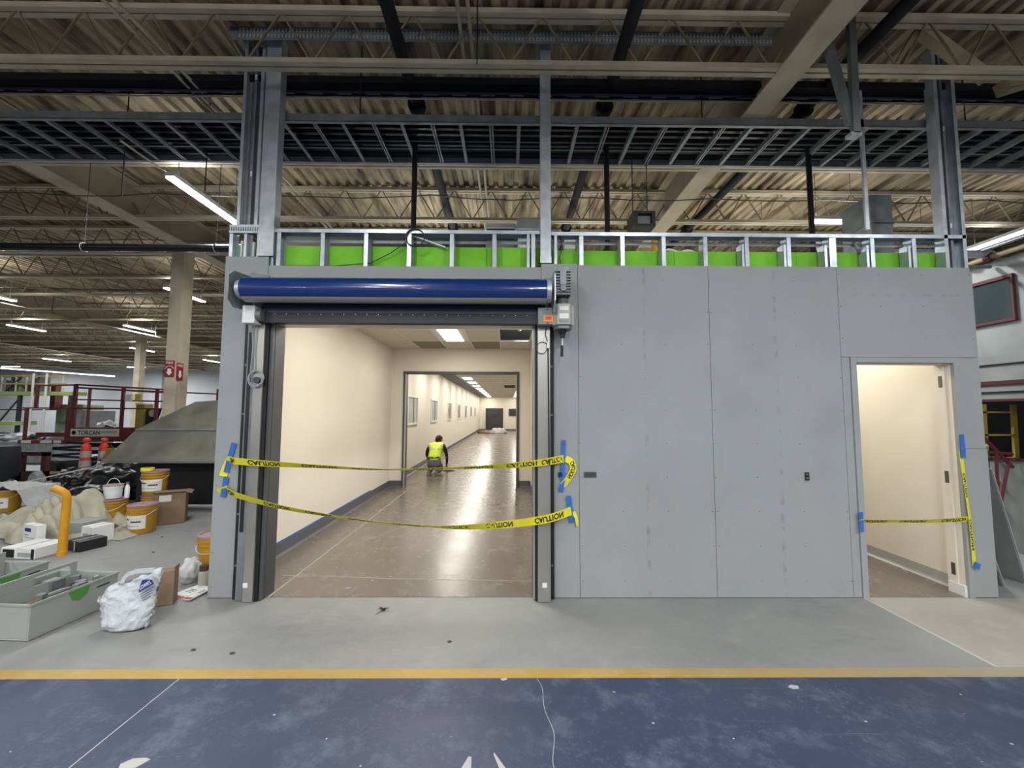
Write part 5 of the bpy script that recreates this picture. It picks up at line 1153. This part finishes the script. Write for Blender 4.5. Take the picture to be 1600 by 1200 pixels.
MB().box(-17.6, -16.95, 16.6, 17.8, 0, 1.7).build('side_unit', 'steelgrey', t, bevel=.02); MB().box(-18.7, -18.5, 16.8, 17.1, 1.75, 2.75).build('red_arm', 'liftred', t)
t = thing('stacked_machinery', 'cluttered dark machinery on top of the far platform', 'machine', (-17.8, 17.2, 2.4)); rnd = random.Random(3)
for k in range(10):
    x = -20.0+k*.18; h = rnd.uniform(.5, 1.2); MB().box(x, x+rnd.uniform(.08, .16), 16.0+rnd.random()*.2, 16.4, 2.43, 2.43+h*.65).build('machine_part', rnd.choice(['galvdark', 'cable', 'wood', 'steelgrey', 'machine']), t)
t = thing('mast', 'two thin pale upright masts standing by the green machine', 'pole', (-17.7, 16.2, 0))
for x in (-18.05, -17.55): MB().cyl((x, 15.6, 0), (x, 15.6, 3.1), .035, 8).build('pole', 'reflect', t)
# grey ducts / dark clutter behind lift to fill
t = thing('covered_machine', 'low dark machine covered in grey sheets left of the lift', 'machine', (-16.5, 13.2, 0)); MB().box(-17.6, -14.2, 13, 14.2, .02, .75).build('body', 'galvdark', t, bevel=.05)
for k in range(5):
    o = blob('cover_sheet', (-17.2+.7*k, 13.5, .8), (.4, .5, .18), 'trash' if k % 2 else 'steelgrey', 20+k, .3, parent=t, sub=3)
t = thing('tool_cart', 'dark steel tool cart under the lift behind the rubbish bags', 'cart', (-9.3, 10.4, 0)); MB().box(-9.95, -8.5, 10.1, 10.6, .1, .5).build('body', 'liftdark', t, bevel=.02)
for k in range(4): MB().bar((-9.95, 10.08, .2+k*.1), (-8.5, 10.08, .22+k*.1), .03).build('slat', 'galvdark', t)
for x in (-9.8, -8.7): MB().cyl((x, 10.1, .07), (x, 10.16, .07), .07, 12).build('wheel', 'blackrub', t)
# --- floor debris
t = thing('plastic_scrap', 'small dark crumpled scrap on the floor before the opening', 'litter', (-1.05, 3.58, 0)); b = MB()
rnd = random.Random(5)
for k in range(9):
    a = rnd.uniform(0, 6.28); l = rnd.uniform(.02, .05); b.bar((-1.05+rnd.uniform(-.02, .02), 3.58+rnd.uniform(-.02, .02), .006), (-1.05+l*math.cos(a), 3.58+l*math.sin(a), rnd.uniform(.004, .035)), .012, .003)
b.build('fragments', 'cable', t); MB().tube([(-1.05, 3.58, .006), (-1.07, 3.53, .004), (-1.085, 3.5, .003)], .002, 4).build('stem', 'cable', t)
for k, (x, y) in enumerate(((-2.2, 3.0), (-1.9, 2.96), (-.42, 3.1), (-4.2, 5.0), (-4.6, 5.6))):
    tag(blob('pebble', (x, y, .004), (.018, .012, .006), 'cable', k+40, .3, sub=2), ('tiny dark crumb on the floor right of the plastic bag, nearer', 'tiny dark crumb on the floor beside the first one', 'tiny dark crumb below the middle of the opening', 'tiny dark crumb on the floor right of the tote', 'tiny dark crumb on the floor below the labelled pail')[k], 'litter', 'floor crumbs')

# ================================================================== WORKER
def worker():
    X, Y = -1.98, 11.0
    root = thing('person', 'kneeling worker seen from behind in yellow hi-vis vest and dark cap', 'person', (X, Y, 0))
    V = []; E = []; Rr = []
    def add(p, r, par=None):
        V.append(Vector(p)); Rr.append(r)
        if par is not None: E.append((par, len(V)-1))
        return len(V)-1
    pel = add((0, .10, .36), .165); wa = add((0, .19, .50), .145, pel); ch = add((.01, .30, .66), .165, wa); uc = add((.015, .36, .76), .13, ch)
    nk = add((.03, .43, .84), .058, uc); hd = add((.04, .50, .90), .088, nk); h2 = add((.05, .55, .95), .08, hd)
    hands = []
    for s in (-1, 1):
        sh = add((s*.185+.015, .37, .74), .07, uc); ua = add((s*.255, .42, .60), .055, sh)
        el = add((s*.275, .48, .48), .046, ua); fa = add((s*.25+.02, .60, .33), .038, el); wr_ = add((s*.20+.04, .72, .20), .027, fa); pm = add((s*.19+.05, .77, .145), .03, wr_)
        for k in range(4):
            dx = (k-1.5)*.02; l = (.9, 1, .95, .75)[k]; a = add((s*.19+.05+dx, .80, .12), .010, pm); c = add((s*.19+.05+dx, .80+.028*l, .09), .009, a); add((s*.19+.05+dx, .80+.03*l, .06), .008, c)
        a = add((s*.19+.05-s*.035, .775, .12), .011, pm); add((s*.19+.05-s*.045, .80, .09), .009, a)
        hp = add((s*.095, .10, .30), .115, pel); th_ = add((s*.125, .28, .20), .09, hp); kn = add((s*.14, .46, .085), .068, th_)
        sn = add((s*.125, .22, .085), .06, kn); an = add((s*.10, -.02, .09), .045, sn); add((s*.10, -.12, .06), .04, an)
    me = bpy.data.meshes.new('body'); me.from_pydata(V, E, []); o = bpy.data.objects.new('tmp', me); col.objects.link(o)
    sk = o.modifiers.new('skin', 'SKIN'); sk.use_smooth_shade = True
    for i, r in enumerate(Rr): me.skin_vertices[0].data[i].radius = (r, r)
    me.skin_vertices[0].data[0].use_root = True
    ss = o.modifiers.new('sub', 'SUBSURF'); ss.levels = 2; ss.render_levels = 2
    dg = bpy.context.evaluated_depsgraph_get(); bm_ = bpy.data.meshes.new_from_object(o.evaluated_get(dg)); bpy.data.objects.remove(o)
    bm_.materials.clear()
    for k in ('shirt', 'jeans', 'skin'): bm_.materials.append(MATS[k])
    vest_v, vest_f, vm, mp = [], [], [], {}
    for p in bm_.polygons:
        c = p.center; arm = abs(c.x-.01) > .185 and c.z > .40 or (c.y > .56 and c.z < .5)
        if c.y > .70 and c.z < .19: i = 2
        elif c.y > .42 and c.z > .82: i = 2
        elif c.z < .44 and not (c.y > .50 and c.z > .17): i = 1
        else: i = 0
        p.material_index = i; p.use_smooth = True
        if i == 0 and .46 < c.z < .83 and abs(c.x-.01) < .19 and c.y < .56:
            f = []
            for vi in p.vertices:
                if vi not in mp: mp[vi] = len(vest_v); v = bm_.vertices[vi]; vest_v.append(v.co + v.normal*.014)
                f.append(mp[vi])
            vest_f.append(tuple(f)); d = c.z
            vm.append(1 if (.655 < d < .685 and c.y < .4) or (abs(abs(c.x-.01)-.125) < .022 and d > .66) else 0)
    ob = bpy.data.objects.new('body', bm_); col.objects.link(ob); ob.parent = root
    b = MB(); b.add(vest_v, vest_f); b.m = vm; ov = b.build('vest', ['hivis', 'vestgrey'], root, local=True, smooth=True); sd = ov.modifiers.new('s', 'SOLIDIFY'); sd.thickness = .006
    # cap, hair, face
    bm = bmesh.new(); bmesh.ops.create_uvsphere(bm, u_segments=20, v_segments=12, radius=.105); vs = []; b = MB()
    Cc = Vector((.045, .53, .945)); vs = [Cc+Vector((v.co.x*.95, v.co.y*1.1, v.co.z*.85 if v.co.z > -.03 else -.03*.85)) for v in bm.verts]; b.add(vs, [tuple(v.index for v in f.verts) for f in bm.faces]); bm.free(); cp = b.build('cap', 'cap', root, local=True, smooth=True)
    MB().obox((.055, .655, .925), (.13, .09, .012), (-.35, 0, 0)).build('brim', 'cap', cp, local=True, bevel=.005)
    for s in (-1, 1):
        MB().obox((.045+s*.10, .51, .90), (.018, .035, .05)).build('ear', 'skin', root, local=True, bevel=.006)
        MB().cyl((.055+s*.032, .625, .895), (.055+s*.032, .632, .893), .009, 8).build('eye', 'paper', root, local=True)
        b = MB(); b.obox((s*.10, -.12, .055), (.095, .075, .10), (.3, 0, 0)); b.obox((s*.10, -.06, .10), (.09, .16, .07), (.35, 0, 0)); b.build('boot', 'vestgrey' if False else 'boot', root, local=True, bevel=.015)
        MB().obox((s*.10, -.165, .065), (.09, .014, .115), (.3, 0, 0)).build('sole', 'sheetgrey', root, local=True, bevel=.004)
    MB().obox((.058, .645, .875), (.022, .03, .035)).build('nose', 'skin', root, local=True, bevel=.006)
    b = MB(); n = 24; vs = []
    for z, r in ((.44, 1.0), (.475, 1.0)):
        for j in range(n): a = 2*PI*j/n; vs.append((.165*math.cos(a), .155+.145*math.sin(a), z+.04*math.sin(a)))
    b.add(vs, [(j, (j+1) % n, n+(j+1) % n, n+j) for j in range(n)]); o = b.build('belt', 'vestgrey', root, local=True)
worker()
t = thing('hand_trowel', 'black and white finishing trowel on the floor at the worker', 'trowel', (-1.72, 11.8, .01)); MB().box(-1.84, -1.52, 11.76, 11.86, .008, .02).build('blade', 'black', t); MB().box(-1.76, -1.60, 11.79, 11.83, .02, .07).build('grip', 'whiteplastic', t, bevel=.01)
